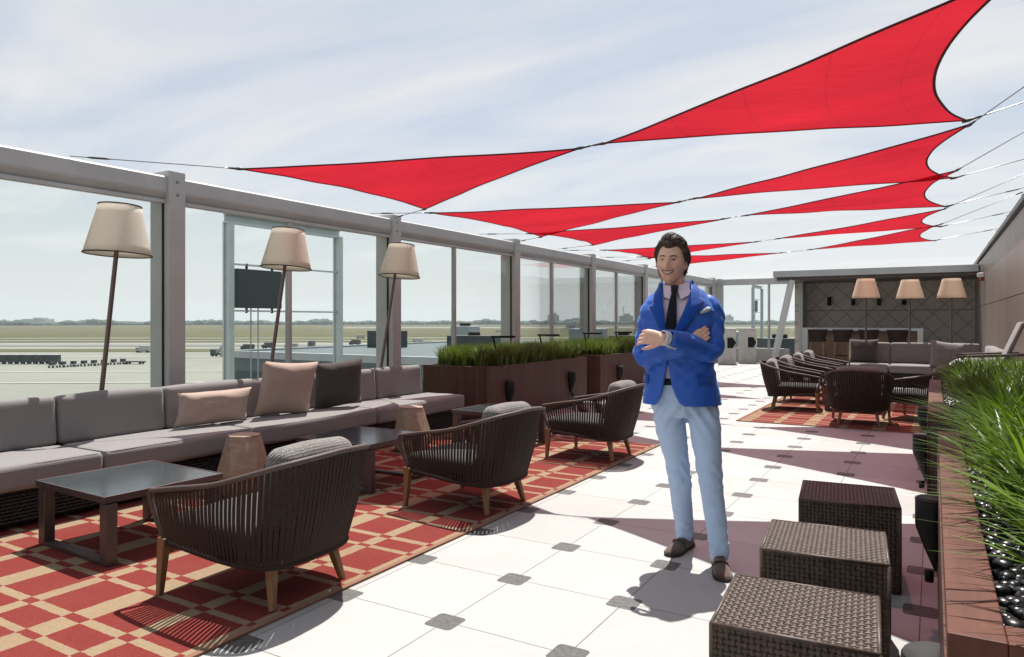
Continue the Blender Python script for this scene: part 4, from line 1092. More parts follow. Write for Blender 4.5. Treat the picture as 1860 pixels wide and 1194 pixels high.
def planter_light(loc, rz, label, grp):
    """black wedge uplight on a bracket"""
    t = thing('planter_light', label, 'light', loc, rz, grp)
    # local +y points away from the planter face
    def half(r, z, n=16): return [(r[0] * math.cos(a), r[1] * math.sin(a), z) for a in np.linspace(0, math.pi, n)]
    mb = MB(); mb.rings([half((.03, .012), -.20), half((.06, .045), -.12), half((.088, .082), -.02), half((.09, .085), .0), half((.09, .085), .105)]); mb.build('body', M['black'], t, fixn=True)
    mb = MB(); mb.rings([half((.086, .081), .1055), half((.086, .081), .112)]); mb.build('lens', M['lens'], t, fixn=True)
    MB().box((0, -.006, -.03), (.11, .012, .30), 0, .003).build('back_plate', M['black'], t)
    MB().lathe([(0, 0), (.018, 0), (.018, .05), (0, .05)], 12, (0, .03, -.255)).build('cable_gland', M['black'], t); return t
pl0 = None
for (y, z, lab) in ((2.02, .40, 'black wedge light low on the near planter, at the bottom edge of the picture'), (3.62, .44, 'black wedge light on the planter beside the middle wicker cube'), (5.62, .44, 'black wedge light on the planter beyond the farthest wicker cube'), (7.4, .44, 'black wedge light at the far planter end by the far rug')):
    x = .015 if y < 5 else -.038
    if pl0 is None: pl0 = planter_light((x, y, z), R_(90), lab, 'black wedge lights on the planter sides')
    else: dup(pl0, (x, y, z), R_(90), lab)
for (y, lab) in ((8.08, 'black wedge light on the left boarded planter behind the second armchair'), (9.95, 'black wedge light near the far end of the first boarded planter'), (11.9, 'black wedge light on the farther boarded planter behind the third armchair')):
    dup(pl0, (-4.838, y, .42), R_(-90), lab)

# ---------------------------------------------------------------- far lounge corner
t = thing('lounge_sofa', 'far taupe sofa with a pale top edge facing the camera in front of the lamps', 'sofa', (-.5, 16.6, 0))
MB().b(-1.05, 1.3, -.35, .45, .05, .28, .01).build('base', M['sofa_base'], t)
for k in range(3): MB().cushion((-.67 + .79 * k, -.02, .36), (.78, .72, .16), .04, .01, 4).build('seat_cushion', M['sofa'], t)
for k in range(3): MB().cushion((-.67 + .79 * k, .37, .655), (.78, .16, .43), .04, .01, 4).build('back_cushion', M['sofa'], t)
t = thing('corner_sofa', 'far taupe sofa section along the clad wall beyond the grass', 'sofa', (.5, 14.6, 0))
MB().b(-.45, .5, -1.5, 1.2, .05, .28, .01).build('base', M['sofa_base'], t)
for k in range(2): MB().cushion((-.08, -.83 + 1.31 * k, .36), (.80, 1.3, .16), .04, .01, 4).build('seat_cushion', M['sofa'], t)
for k in range(2): MB().cushion((.40, -.83 + 1.31 * k, .655), (.16, 1.3, .43), .04, .01, 4).build('back_cushion', M['sofa'], t)
place_pillow('throw_pillow', 'square charcoal pillow at the left end of the far sofa', M['pillow_dark'], .56, .52, .18, (-1.26, 16.60, .44), R_(2), R_(-14), 7)
place_pillow('throw_pillow', 'square pinkish beige pillow at the right end of the far sofa', M['sofa'], .56, .54, .18, (.20, 14.9, .44), R_(22), R_(-16), 8, R_(8))
t = thing('draped_throw', 'cream and brown throw draped beside the lounge chair beyond the grass', 'throw', (.42, 12.6, .445))
mb = MB()
def thr(u, v):
    x = (u - .5) * .62; y = (v - .5) * .9
    z = .30 + .05 * math.sin(u * 9 + v * 4) + .04 * mnoise.noise(Vector((u * 4, v * 4, 2))) - .28 * max(0, abs(u - .5) * 2 - .55) / .45 - .12 * abs(v - .5)
    return (x + .03 * math.sin(v * 11), y, z)
mb.grid(thr, 26, 26); o = mb.build('cloth', M['white_cloth'], t); sm = o.modifiers.new('thick', 'SOLIDIFY'); sm.thickness = .02
mb = MB(); mb.grid(lambda u, v: tuple(Vector(thr(.25 + u * .55, .1 + v * .3)) + Vector((0, 0, .022))), 16, 10); o = mb.build('brown_fold', M['rim'], t); sm = o.modifiers.new('thick', 'SOLIDIFY'); sm.thickness = .012
MB().cushion((0, 0, .10), (.55, .6, .20), .06, .01, 4).build('folded_cloth', M['white_cloth'], t)

t = thing('lounge_chair', 'grey reclining lounge chair with flat arms at the far right beyond the grass', 'lounge chair', (.55, 11.3, 0))
for s in (-1, 1):
    y = s * .34
    MB().bar((-.28, y, .86), (.44, y, .90), .06, .035, .004, up=(0, 0, 1)).build('arm', M['table_frame'], t)
    mb = MB(); mb.bar((-.30, y * .9, 0), (.34, y * .9, .84), .03, .04, .003); mb.build('leg', M['dark_steel'], t)
    mb = MB(); mb.bar((.40, y * .82, 0), (-.22, y * .82, .84), .03, .04, .003); mb.build('leg', M['dark_steel'], t)
m = Matrix.Translation((.12, 0, .52)) @ Matrix.Rotation(R_(22), 4, 'Y')
MB().cushion((0, 0, .42), (.05, .56, .86), .024, .006, 4, mtx=m).build('backrest', M['sofa'], t)
MB().cushion((-.12, 0, .50), (.52, .56, .06), .028, .006, 4).build('seat', M['sofa'], t)

# ---------------------------------------------------------------- red shade sails on cables
def sail(label, A, B, C, sag, cables, flip=False):
    """triangle A,B outer corners, C inner tip; sag of each edge (AB, BC, CA)"""
    A, B, C = Vector(A), Vector(B), Vector(C); t = thing('shade_sail', label, 'shade sail', (0, 0, 0), 0, 'red triangular shade sails')
    n = 26; idx = {}; V = []; UV = []; F = []
    inw = [((C - (A + B) / 2)), ((A - (B + C) / 2)), ((B - (C + A) / 2))]
    inw = [v.normalized() * s for v, s in zip(inw, sag)]
    def pos(a, b_, c):
        p = A * a + B * b_ + C * c
        e = lambda i, j, k: 4 * i * j * (1 - k) ** 1.0
        p = p + inw[0] * e(a, b_, c) + inw[1] * e(b_, c, a) + inw[2] * e(c, a, b_)
        p.z += -.10 * 27 * a * b_ * c * .6 + .012 * mnoise.noise(Vector((p.x * .9, p.y * 2.5, 0)))
        return p
    for i in range(n + 1):
        for j in range(n + 1 - i):
            a, b_ = i / n, j / n; idx[i, j] = len(V); V.append(pos(a, b_, 1 - a - b_)); UV.append((1 - a - b_, a))
    for i in range(n):
        for j in range(n - i):
            F.append((idx[i, j], idx[i + 1, j], idx[i, j + 1]))
            if j < n - i - 1: F.append((idx[i + 1, j], idx[i + 1, j + 1], idx[i, j + 1]))
    mb = MB(); mb.add(V, F, True); o = mb.build('cloth', M['sail'], t)
    uvl = o.data.uv_layers.new(name='UVMap')
    for lp in o.data.loops: uvl.data[lp.index].uv = UV[lp.vertex_index]
    mb = MB(); K = 24; up = Vector((0, 0, .002))
    for f in (lambda s: pos(1 - s, s, 0), lambda s: pos(0, 1 - s, s), lambda s: pos(s, 0, 1 - s)):
        mb.tube([f(k / K) for k in range(K + 1)], .010, 6, ell=(1, .7))
    mb.build('edge_webbing', M['webbing'], t)
    for c, e in cables:
        c = Vector(c); e = Vector(e); d = (e - c)
        L = d.length; dn = d.normalized()
        MB().tube([c + dn * .10, c + dn * .14, e], [.006, .0045, .004], 6).build('cable', M['cable'], t)
        MB().tube([c - dn * .03, c + dn * .02, c + dn * .05, c + dn * .11], [.010, .015, .010, .007], 8).build('corner_fitting', M['dark_steel'], t)
        if L > .35: MB().tube([e - dn * .30, e - dn * .27, e - dn * .16, e - dn * .13], [.005, .009, .009, .005], 8).build('turnbuckle', M['dark_steel'], t)
    return t
ordn = ['nearest', 'second', 'third', 'fourth', 'farthest']
LEFT = [((-5.36, 4.26), (-5.35, 6.94), (-2.60, 5.50)), ((-5.45, 7.23), (-5.50, 10.22), (-2.72, 8.62)), ((-5.40, 9.75), (-5.25, 11.75), (-2.62, 10.38)), ((-5.45, 12.74), (-5.36, 14.98), (-2.85, 13.70)), ((-5.36, 14.5), (-5.2, 17.0), (-2.85, 16.2))]
RIGHT = [((.36, 4.10), (.235, 6.96), (-2.38, 5.56)), ((.26, 7.13), (.20, 9.68), (-2.49, 8.62)), ((.22, 9.2), (.16, 12.0), (-2.25, 10.38)), ((.14, 12.28), (.11, 14.54), (-2.41, 13.62)), ((.11, 14.2), (.02, 17.0), (-2.2, 16.05))]
for i in range(5):
    A, B, C = LEFT[i]; D, E_, C2 = RIGHT[i]; Cl = (*C, 2.80); Cr = (*C2, 2.83); mid = tuple((a + b_) / 2 for a, b_ in zip(Cl, Cr))
    A = (*A, 2.697); B = (*B, 2.697)
    cab = [(A, (-6.18, A[1] - (1.05 if i == 0 else .35), 2.70)), (B, (-6.18, B[1] + .40, 2.70)), (Cl, mid)]
    sail(ordn[i] + (' red shade sail on the railing side, its corner cabled to the beam' if i == 0 else ' red shade sail on the railing side of the terrace'), A, B, Cl, (.15, .04, .05), cab)
    D = (*D, 2.98); E_ = (*E_, 2.98)
    cab = [(D, (1.13, D[1] - 2.2, 3.13)), (E_, (1.13, E_[1] - .3, 3.13)), (Cr, mid)]
    sail(ordn[i] + ' red shade sail on the building side' + (', largest in the picture' if i == 0 else ''), D, E_, Cr, (.29, .035, .04), cab)

# ================================================================ THE MAN
PO = Vector((-1.205, 3.90, 0)); PZ = R_(17.2)
man = thing('person', 'man in a bright blue jacket and pale blue trousers standing with folded arms and smiling', 'person', PO, PZ)
def fuse(mb, name, mat, voxel, smooth=4, parent=None, fac=.5):
    o = mb.build('tmp', mat, None)
    r = o.modifiers.new('r', 'REMESH'); r.mode = 'VOXEL'; r.voxel_size = voxel
    if smooth: s_ = o.modifiers.new('s', 'SMOOTH'); s_.factor = fac; s_.iterations = smooth
    dg = bpy.context.evaluated_depsgraph_get(); me = bpy.data.meshes.new_from_object(o.evaluated_get(dg))
    om = o.data; bpy.data.objects.remove(o); bpy.data.meshes.remove(om)
    me.name = name; me.materials.clear(); me.materials.append(mat)
    me.polygons.foreach_set('use_smooth', [True] * len(me.polygons))
    n = bpy.data.objects.new(name, me); COL.objects.link(n); n.parent = parent; return n
def limb(mb, pts, rs, n=14, ell=None, sub=5):
    """round ended smooth tapered tube"""
    P = catmull(pts, sub); k = len(P); Rr = []
    for i in range(k):
        f = i / (k - 1) * (len(rs) - 1); j = min(int(f), len(rs) - 2); u = f - j; u = u * u * (3 - 2 * u); Rr.append(rs[j] * (1 - u) + rs[j + 1] * u)
    d0 = (P[0] - P[1]).normalized(); d1 = (P[-1] - P[-2]).normalized(); pre = []; post = []
    for a in (80, 55, 28): pre.append((P[0] + d0 * Rr[0] * math.sin(R_(a)), Rr[0] * math.cos(R_(a)))); 
    for a in (28, 55, 80): post.append((P[-1] + d1 * Rr[-1] * math.sin(R_(a)), Rr[-1] * math.cos(R_(a))))
    PP_ = [p for p, _ in pre] + P + [p for p, _ in post]; RR = [r for _, r in pre] + Rr + [r for _, r in post]
    return mb.tube(PP_, RR, n, True, False, ell)
def oval(cx, cy, z, rx, ry, n=40, e=2.3, tilt=0.0):
    pts = []
    for j in range(n):
        a = 2 * math.pi * j / n; c, s_ = math.cos(a), math.sin(a)
        x = math.copysign(abs(c) ** (2 / e), c) * rx; y = math.copysign(abs(s_) ** (2 / e), s_) * ry
        pts.append(Vector((cx + x, cy + y, z + tilt * x)))
    return pts

# ---- head: a sculpted sphere, face towards -y, own frame
HC = Vector((-.058, -.012, 1.656)); HQ = Matrix.Translation(HC) @ Matrix.Rotation(R_(-13), 4, 'Z') @ Matrix.Rotation(R_(3), 4, 'X') @ Matrix.Rotation(R_(2.5), 4, 'Y') @ Matrix.Scale(1.05, 4)
def gs(x, s_): return math.exp(-(x / s_) ** 2)
def head_point(th, ph, hair=False):
    """th 0 at crown .. pi at the base; ph 0 = +x, -pi/2 = face"""
    d = Vector((math.sin(th) * math.cos(ph), math.sin(th) * math.sin(ph), math.cos(th)))
    x, y, z = d.x * .074, d.y * .096, d.z * .120
    if z < 0:
        k = (-z / .12); x *= 1 - .25 * k ** 1.8; 
        if y > 0: y *= 1 - .42 * k
        else: y *= 1 - .06 * k
    if z > 0: x *= 1 + .06 * (z / .12) * (1 - z / .12) * 4 * .5
    if y < 0:
        f = min(1, -y / .03)
        yy = 0
        nz = (.030 * gs(z + .022, .017) + .018 * gs(z - .002, .020)) * gs(x, .0125)      # nose
        nz += .010 * gs(z + .026, .009) * gs(abs(x) - .013, .008)                        # nostrils
        nz -= .014 * gs(z - .013, .011) * gs(abs(x) - .030, .015)                        # eye sockets
        nz += .006 * gs(z - .034, .009) * gs(abs(x) - .028, .022)                        # brow
        nz += .007 * gs(z + .024, .016) * gs(abs(x) - .042, .015)                        # cheeks raised by the smile
        nz -= .006 * gs(z + .042, .014) * gs(abs(x) - .037, .006)                        # smile folds
        nz += .006 * gs(z + .052, .016) * gs(x, .026)                                    # mouth
        nz += .012 * gs(z + .098, .018) * gs(x, .026) + .006 * gs(z + .085, .02) * gs(abs(x) - .035, .016)                                    # chin
        y -= nz * f
    return Vector((x, y, z))
def head_surface(off=None, nu=72, nv=56):
    V = []; F = []
    for i in range(nv + 1):
        th = math.pi * (.002 + .996 * i / nv)
        for j in range(nu):
            ph = 2 * math.pi * j / nu; p = head_point(th, ph)
            if off: p = p + p.normalized() * off(p, th, ph)
            V.append(p)
    for i in range(nv):
        for j in range(nu): F.append((i * nu + j, (i + 1) * nu + j, (i + 1) * nu + (j + 1) % nu, i * nu + (j + 1) % nu))
    F.append(tuple(range(nu))); F.append(tuple(nv * nu + j for j in range(nu))[::-1])
    return V, F
def face_y(x, z):
    """front surface at face coordinates x, z (own frame)"""
    best = None
    for i in range(20, 150):
        th = math.pi * i / 160
        lo, hi = -math.pi, 0
        for _ in range(26):
            mid = (lo + hi) / 2
            if head_point(th, mid).x < x: lo = mid
            else: hi = mid
        p = head_point(th, (lo + hi) / 2)
        if best is None or abs(p.z - z) < abs(best.z - z): best = p
    return best.y

# ---- hands
def hand(mb, frame, curl, side=1, spread=6, scale=1.0, thumb=(35, 20, 20)):
    """frame: +x fingers, +y thumb side, +z back of the hand; root at the wrist"""
    f = frame @ Matrix.Scale(scale, 4)
    rings_ = []
    for x, hw, ht in ((-.02, .027, .019), (.0, .027, .018), (.02, .032, .0175), (.045, .038, .016), (.07, .040, .0145), (.086, .040, .012), (.094, .036, .008)):
        rings_.append([f @ Vector((x, hw * math.copysign(abs(math.cos(a)) ** .8, math.cos(a)), ht * math.copysign(abs(math.sin(a)) ** .8, math.sin(a)))) for a in np.linspace(0, 2 * math.pi, 19)[:-1]])
    mb.rings(rings_)
    for k, (y, L) in enumerate(((.030, .074), (.0105, .082), (-.0095, .076), (-.029, .060))):
        d = Matrix.Rotation(R_((1.5 - k) * spread), 4, 'Z') @ Vector((1, 0, 0)); p = Vector((.078, y, .001)); pts = [p]; ang = 0
        for seg, c in zip((.45, .32, .25), curl[k]):
            ang += R_(c); dd = Vector((d.x * math.cos(ang), d.y * math.cos(ang), -math.sin(ang))); p = p + dd * L * seg * 1.05; pts.append(p)
        limb(mb, [f @ q for q in pts], [.0094, .0092, .0084, .0070], 10, sub=3)
    p = Vector((.012, .024, -.004)); pts = [p]; a = R_(thumb[0]); down = R_(thumb[1])
    for L, c in ((.042, 0), (.032, thumb[2]), (.026, thumb[2])):
        a -= R_(c); p = p + Vector((math.cos(a) * math.cos(down), math.sin(a) * math.cos(down), -math.sin(down))) * L; pts.append(p)
    limb(mb, [f @ q for q in pts], [.0135, .0115, .0105, .0085], 10, sub=3)
def frame_of(o, x, z):
    x = Vector(x).normalized(); z = Vector(z); z = (z - x * z.dot(x)).normalized(); y = z.cross(x)
    return Matrix(((x.x, y.x, z.x, o[0]), (x.y, y.y, z.y, o[1]), (x.z, y.z, z.z, o[2]), (0, 0, 0, 1)))

# joints (own right arm is on the left of the picture)
RS, RE, RW = Vector((-.160, .010, 1.376)), Vector((-.202, -.055, 1.130)), Vector((.02, -.185, 1.20))
LS, LE, LW = Vector((.152, .010, 1.402)), Vector((.150, -.075, 1.165)), Vector((-.098, -.285, 1.238))
RH, RK, RA = Vector((-.082, .0, .93)), Vector((-.022, .045, .485)), Vector((.012, .205, .09))
LH, LK, LA = Vector((.100, .0, .93)), Vector((.148, -.045, .485)), Vector((.193, -.085, .09))

bmb = MB()
V, F = head_surface(); bmb.add([HQ @ p for p in V], F)
for s_ in (-1, 1):   # ears
    e = MB(); e.lathe([(0, -.012), (.012, -.011), (.019, -.004), (.019, .003), (.012, .006), (0, .006)], 16)
    bmb.add(e.v, e.f, True, HQ @ Matrix.Translation((s_ * .074, .012, -.004)) @ Matrix.Rotation(R_(-14) * s_, 4, 'Z') @ Matrix.Rotation(R_(90), 4, 'Y') @ Matrix.Diagonal((1.75, 1.0, 1, 1)))
limb(bmb, [(-.025, .035, 1.44), (-.038, .028, 1.53), (-.055, .012, 1.62)], [.062, .056, .056], 18)
bmb.rings([oval(.0, .0, z, rx, ry) for z, rx, ry in ((.86, .15, .10), (1.0, .155, .105), (1.15, .15, .10), (1.3, .155, .10), (1.4, .16, .09), (1.44, .10, .06))])
limb(bmb, [RS, (RS + RE) / 2, RE, (RE + RW) / 2, RW], [.050, .046, .040, .038, .027]); limb(bmb, [LS, (LS + LE) / 2, LE, (LE + LW) / 2, LW], [.050, .046, .040, .038, .027])
for H, K, A in ((RH, RK, RA), (LH, LK, LA)): limb(bmb, [H, (H + K) / 2, K, (K + A) / 2, A, A - Vector((0, 0, .04))], [.07, .055, .036, .028, .024, .030])
hand(bmb, frame_of(LW, (-1, .10, .10), (.05, -1, .34)), ((22, 34, 22), (26, 36, 24), (30, 38, 26), (34, 40, 28)), scale=1.06, spread=2, thumb=(24, 26, 8))
hand(bmb, frame_of((.035, -.160, 1.195), (.78, .10, .60), (.18, -1, .1)), ((8, 24, 20), (10, 26, 20), (12, 28, 22), (14, 32, 24)), spread=1.5, scale=.92, thumb=(14, 14, 6))
fuse(bmb, 'body', M['skin'], .0042, 3, man, .45)

# ---- face details
def on_face(pts, off): return [HQ @ Vector((x, face_y(x, z) - off, z)) for x, z in pts]
for s_ in (-1, 1):
    cx = s_ * .030; cz = .0125
    n_ = 14
    rim_ = [(cx + .0135 * math.cos(a), cz + (.0042 if math.sin(a) > 0 else .0030) * math.sin(a)) for a in np.linspace(0, 2 * math.pi, n_ + 1)[:-1]]
    mb = MB(); P0 = on_face(rim_, -.001); P1 = on_face([((x - cx) * .7 + cx, (z - cz) * .7 + cz) for x, z in rim_], .0025); c_ = on_face([(cx, cz)], .0036)[0]
    mb.add(P0 + P1 + [c_], [(i, (i + 1) % n_, n_ + (i + 1) % n_, n_ + i) for i in range(n_)] + [(n_ + i, n_ + (i + 1) % n_, 2 * n_) for i in range(n_)], True)
    ey = mb.build('eye', M['eye_white'], man, fixn=True)
    mb = MB(); ir = [(cx + .0058 * math.cos(a), cz + .0036 * math.sin(a)) for a in np.linspace(0, 2 * math.pi, 13)[:-1]]
    q = on_face(ir, .0036); c_ = on_face([(cx, cz)], .0050)[0]; mb.add(q + [c_], [(i, (i + 1) % 12, 12) for i in range(12)], True); mb.build('iris', M['iris'], ey, fixn=True)
    mb = MB(); mb.tube(on_face([(cx + .0150 * u, cz + .0046 * (1 - u * u) + .0012) for u in np.linspace(-1, 1, 9)], .0022), [.0008, .0013, .0016, .0017, .0017, .0017, .0016, .0013, .0008], 6); mb.build('eyelid', M['skin'], man)
    mb = MB(); mb.tube(on_face([(s_ * (.030 + .019 * u), .0305 + .0035 * (1 - (u - .15) ** 2) - .002 * (u > .5)) for u in np.linspace(-1, 1, 10)], .0012), [.0018, .0030, .0037, .0039, .0038, .0036, .0032, .0027, .0020, .0012], 6, ell=(1, .8)); mb.build('eyebrow', M['hair'], man)
# smile
mb = MB(); nn = 15; up_ = []; lo_ = []
for u in np.linspace(-1, 1, nn):
    x = u * .0300; zt = -.0480 + .0080 * u * u; zb = -.0480 + .0080 * u * u - .0115 * (1 - u * u)
    up_.append((x, zt)); lo_.append((x, zb))
a_ = on_face(up_, .0035); b_ = on_face(lo_, .0035)
mb.add(a_ + b_, [(i, i + 1, nn + i + 1, nn + i) for i in range(nn - 1)], True); mb.build('teeth', M['teeth'], man, fixn=True)
mb = MB(); mb.tube(on_face([(x * 1.05, z + .0018) for x, z in up_], .0036), [.0012] + [.0024] * (nn - 2) + [.0012], 6); mb.tube(on_face([(x * 1.05, z - .0022) for x, z in lo_], .0036), [.0012] + [.0032] * (nn - 2) + [.0012], 6); mb.build('lips', M['lip'], man)

# ---- hair
def hair_off(p, th, ph):
    x, y, z = p; ax = abs(x)
    if y > .012: line = -.068 - .02 * min(1, (y - .012) / .05)             # nape, behind the ears
    else:
        f = min(1, max(0, (.012 - y) / .075))                              # 0 at the ear, 1 at the forehead
        line = .020 + .052 * f ** .55
        line += .012 * gs(ax - .040, .012) * f - .006 * gs(ax, .02) * f      # receding temples
        if -.035 < y: line = min(line, .020 - .030 * gs(y + .012, .012))      # sideburn
    k = max(0, min(1, (z - line) / .014)); k = k * k * (3 - 2 * k)
    top = max(0, z / .12)
    th_ = .011 + .012 * top + .012 * gs(y + .045, .045) * top + .006 * (y > .03) * (1 - top)
    st = mnoise.noise(Vector((x * 26, y * 14, z * 20))) * .009 + mnoise.noise(Vector((x * 80, y * 26, z * 50))) * .0055
    return -.012 + k * (th_ + .012 + st)
V, F = head_surface(hair_off, 110, 90); mb = MB(); mb.add([HQ @ p for p in V], F, True)
hr = random.Random(12); cnt = 0
while cnt < 2200:
    th = hr.uniform(.02, 1.9); ph = hr.uniform(-math.pi, math.pi); p0 = head_point(th, ph); o0 = hair_off(p0, th, ph)
    if o0 < .009: continue
    cnt += 1; side_ = 1 if p0.x > -.012 else -1
    pts = []; th1, ph1 = th, ph; L = hr.uniform(.6, 1.0)
    tgt = Vector((p0.x + side_ * .022 * (1 if p0.z > .05 else .2), p0.y + .045, p0.z - (.012 if p0.z > .06 else .035)))
    for k in range(5):
        u = k / 4; q_ = p0.lerp(tgt, u * L); d_ = q_.normalized(); t2 = math.acos(max(-1, min(1, d_.z))); f2 = math.atan2(d_.y, d_.x)
        b0 = head_point(t2, f2); lift = hair_off(b0, t2, f2); lift = max(lift, .004)
        pts.append(HQ @ (b0 + b0.normalized() * (lift + .0005 + .0060 * math.sin(math.pi * u) * hr.uniform(.1, 1.4))))
    mb.tube(pts, [.0006, .0017, .0019, .0015, .0005], 4)
mb.build('hair', M['hair'], man)

# ---- trousers and belt
tm = MB()
tm.rings([oval(.0 + .008 * (1 - (z - .82) / .2), .005, z, rx, ry, 40, 2.2) for z, rx, ry in ((.80, .165, .115), (.86, .180, .125), (.93, .178, .122), (1.0, .165, .112), (1.03, .160, .108))])
limb(tm, [RH + Vector((.0, 0, -.03)), RH.lerp(RK, .35) + Vector((-.008, 0, 0)), RK, RK.lerp(RA, .5) + Vector((0, .012, 0)), RA + Vector((0, 0, .03)), RA + Vector((0, 0, -.012))], [.094, .088, .067, .060, .054, .052], 20)
limb(tm, [LH + Vector((-.012, 0, -.03)), LH.lerp(LK, .35), LK, LK.lerp(LA, .5) + Vector((0, .012, 0)), LA + Vector((0, 0, .03)), LA + Vector((0, 0, -.028))], [.094, .088, .068, .060, .054, .052], 20)
tr = fuse(tm, 'trousers', M['jeans'], .007, 5, man, .5)
for v in tr.data.vertices:
    c = v.co; fold = 0
    for K in (RK, LK):
        dz = c.z - K.z
        if (c.xy - K.xy).length < .13 and abs(dz) < .24:
            fold += .0032 * math.sin(dz * 85 + c.x * 60 + 5 * mnoise.noise(Vector((c.x * 9, c.y * 9, c.z * 6)))) * gs(dz, .10) * (1.2 if c.x > K.x else .5)
    for A in (RA, LA):
        dz = c.z - A.z - .05
        if (c.xy - A.xy).length < .1 and dz < .2: fold += .0030 * math.sin(dz * 110 + c.x * 60 + 4 * mnoise.noise(Vector((c.x * 12, c.y * 12, c.z * 8)))) * gs(dz, .07)
    cz = c.z - .80; fold += .0050 * math.sin(abs(c.x - .01) * 95 + cz * 60) * gs(cz, .085) * (1 if c.y < .03 else .3)
    fold += .004 * mnoise.noise(Vector((c.x * 14, c.y * 14, c.z * 9)))
    rz_ = abs(mnoise.noise(Vector((c.x * 8 + c.z * 5, c.y * 8, c.z * 17 - c.x * 9))))
    amp = .35 + gs(c.z - .80, .10) + 1.0 * gs(c.z - .46, .13) + 1.1 * gs(c.z - .13, .07)
    fold -= .0032 * amp * max(0, .34 - rz_) / .34
    v.co = c + v.normal * fold
for pts_ in ([(-.158, -.075, .965), (-.172, -.045, .90)], [(.166, -.075, .965), (.180, -.045, .90)]):
    mb = MB(); mb.tube([Vector(p) for p in pts_], .003, 6); mb.build('pocket_seam', M['jeans'], man)
mb = MB(); mb.tube([p for p in oval(.004, .004, .995, .170, .117, 44, 2.2)], .014, 8, closed=True, ell=(.35, 1.3)); mb.build('belt', M['black'], man)

# ---- shirt, collar, tie
SH = [(.96, .158, .106), (1.05, .160, .110), (1.15, .165, .114), (1.25, .172, .120), (1.35, .175, .116), (1.42, .160, .100), (1.465, .118, .080), (1.50, .075, .066)]
mb = MB(); mb.rings([oval(-.012 - .018 * (z - .96) / .5, .006 + .02 * max(0, (z - 1.4) / .1), z, rx, ry, 44, 2.3) for z, rx, ry in SH]); mb.build('shirt', M['shirt'], man)
CN = Vector((-.036, .022, 0))
mb = MB(); rows = []
for z, r in ((1.475, .073), (1.500, .068), (1.530, .064), (1.533, .061), (1.500, .062)):
    rows.append([Vector((CN.x - .008 * (z - 1.49) / .06 + r * math.cos(a), CN.y - .006 * (z - 1.49) / .06 + r * .98 * math.sin(a), z + .012 * math.sin(a) + .01 * math.cos(a))) for a in np.linspace(0, 2 * math.pi, 33)[:-1]])
mb.rings(rows, cap=False)
def wing(pts, th=.004):
    q = MB(); a = [Vector(p) for p in pts]; n_ = (a[1] - a[0]).cross(a[2] - a[0]).normalized()
    if n_.y > 0: n_ = -n_
    b_ = [p - n_ * th for p in a]; k = len(a); q.add(a + b_, [tuple(range(k)), tuple(range(k, 2 * k))[::-1]] + [(i, k + i, k + (i + 1) % k, (i + 1) % k) for i in range(k)]); return q
for q in (wing([(-.040, -.056, 1.520), (-.054, -.094, 1.445), (-.100, -.076, 1.462), (-.106, -.012, 1.535)]), wing([(-.034, -.056, 1.520), (-.008, -.098, 1.448), (.042, -.080, 1.475), (.036, -.010, 1.550)])):
    mb.add(q.v, q.f)
cl = mb.build('collar', M['shirt'], man, fixn=True)
mb = MB(); rows = []
def tie_ring(x, y, z, hw, th): return [Vector((x + hw * math.cos(a), y - th * math.sin(a), z)) for a in np.linspace(0, 2 * math.pi, 13)[:-1]]
for x, y, z, hw, th in ((-.040, -.062, 1.530, .012, .010), (-.041, -.078, 1.520, .022, .014), (-.044, -.092, 1.492, .017, .014), (-.046, -.097, 1.478, .013, .008), (-.050, -.110, 1.44, .020, .007), (-.056, -.126, 1.37, .026, .006), (-.062, -.138, 1.28, .031, .005), (-.066, -.130, 1.18, .034, .005), (-.069, -.122, 1.11, .034, .004), (-.070, -.120, 1.09, .006, .003)): rows.append(tie_ring(x, y, z, hw, th))
mb.rings(rows); mb.build('tie', M['tie'], man)

# ---- jacket
JR = [(.868, .208, .145), (.90, .204, .144), (.96, .196, .142), (1.03, .187, .137), (1.10, .184, .135), (1.17, .188, .138), (1.24, .196, .144), (1.31, .203, .146), (1.37, .204, .140), (1.415, .197, .128), (1.45, .176, .112), (1.485, .140, .096), (1.512, .098, .080), (1.535, .079, .073)]
def jr(z):
    for (z0, a0, b0), (z1, a1, b1) in zip(JR[:-1], JR[1:]):
        if z <= z1: u = max(0, (z - z0) / (z1 - z0)); return a0 + (a1 - a0) * u, b0 + (b1 - b0) * u
    return JR[-1][1:]
def jcx(z): return -.004 - .030 * max(0, (z - .9) / .6)
def jcy(z): return .004 + .022 * max(0, (z - 1.40) / .13)
def interp(tab, z):
    for (z0, *a), (z1, *b_) in zip(tab[:-1], tab[1:]):
        if z <= z1: u = max(0, min(1, (z - z0) / (z1 - z0))); return [p + (q - p) * u for p, q in zip(a, b_)]
    return tab[-1][1:]
GAP = [(.868, -.148, .012), (.885, -.128, -.014), (.92, -.112, -.034), (.97, -.101, -.052), (1.03, -.090, -.066), (1.09, -.080, -.074), (1.2, -.078, -.072), (1.25, -.081, -.054), (1.35, -.094, -.008), (1.44, -.104, .030), (1.50, -.107, .046), (1.535, -.107, .052)]
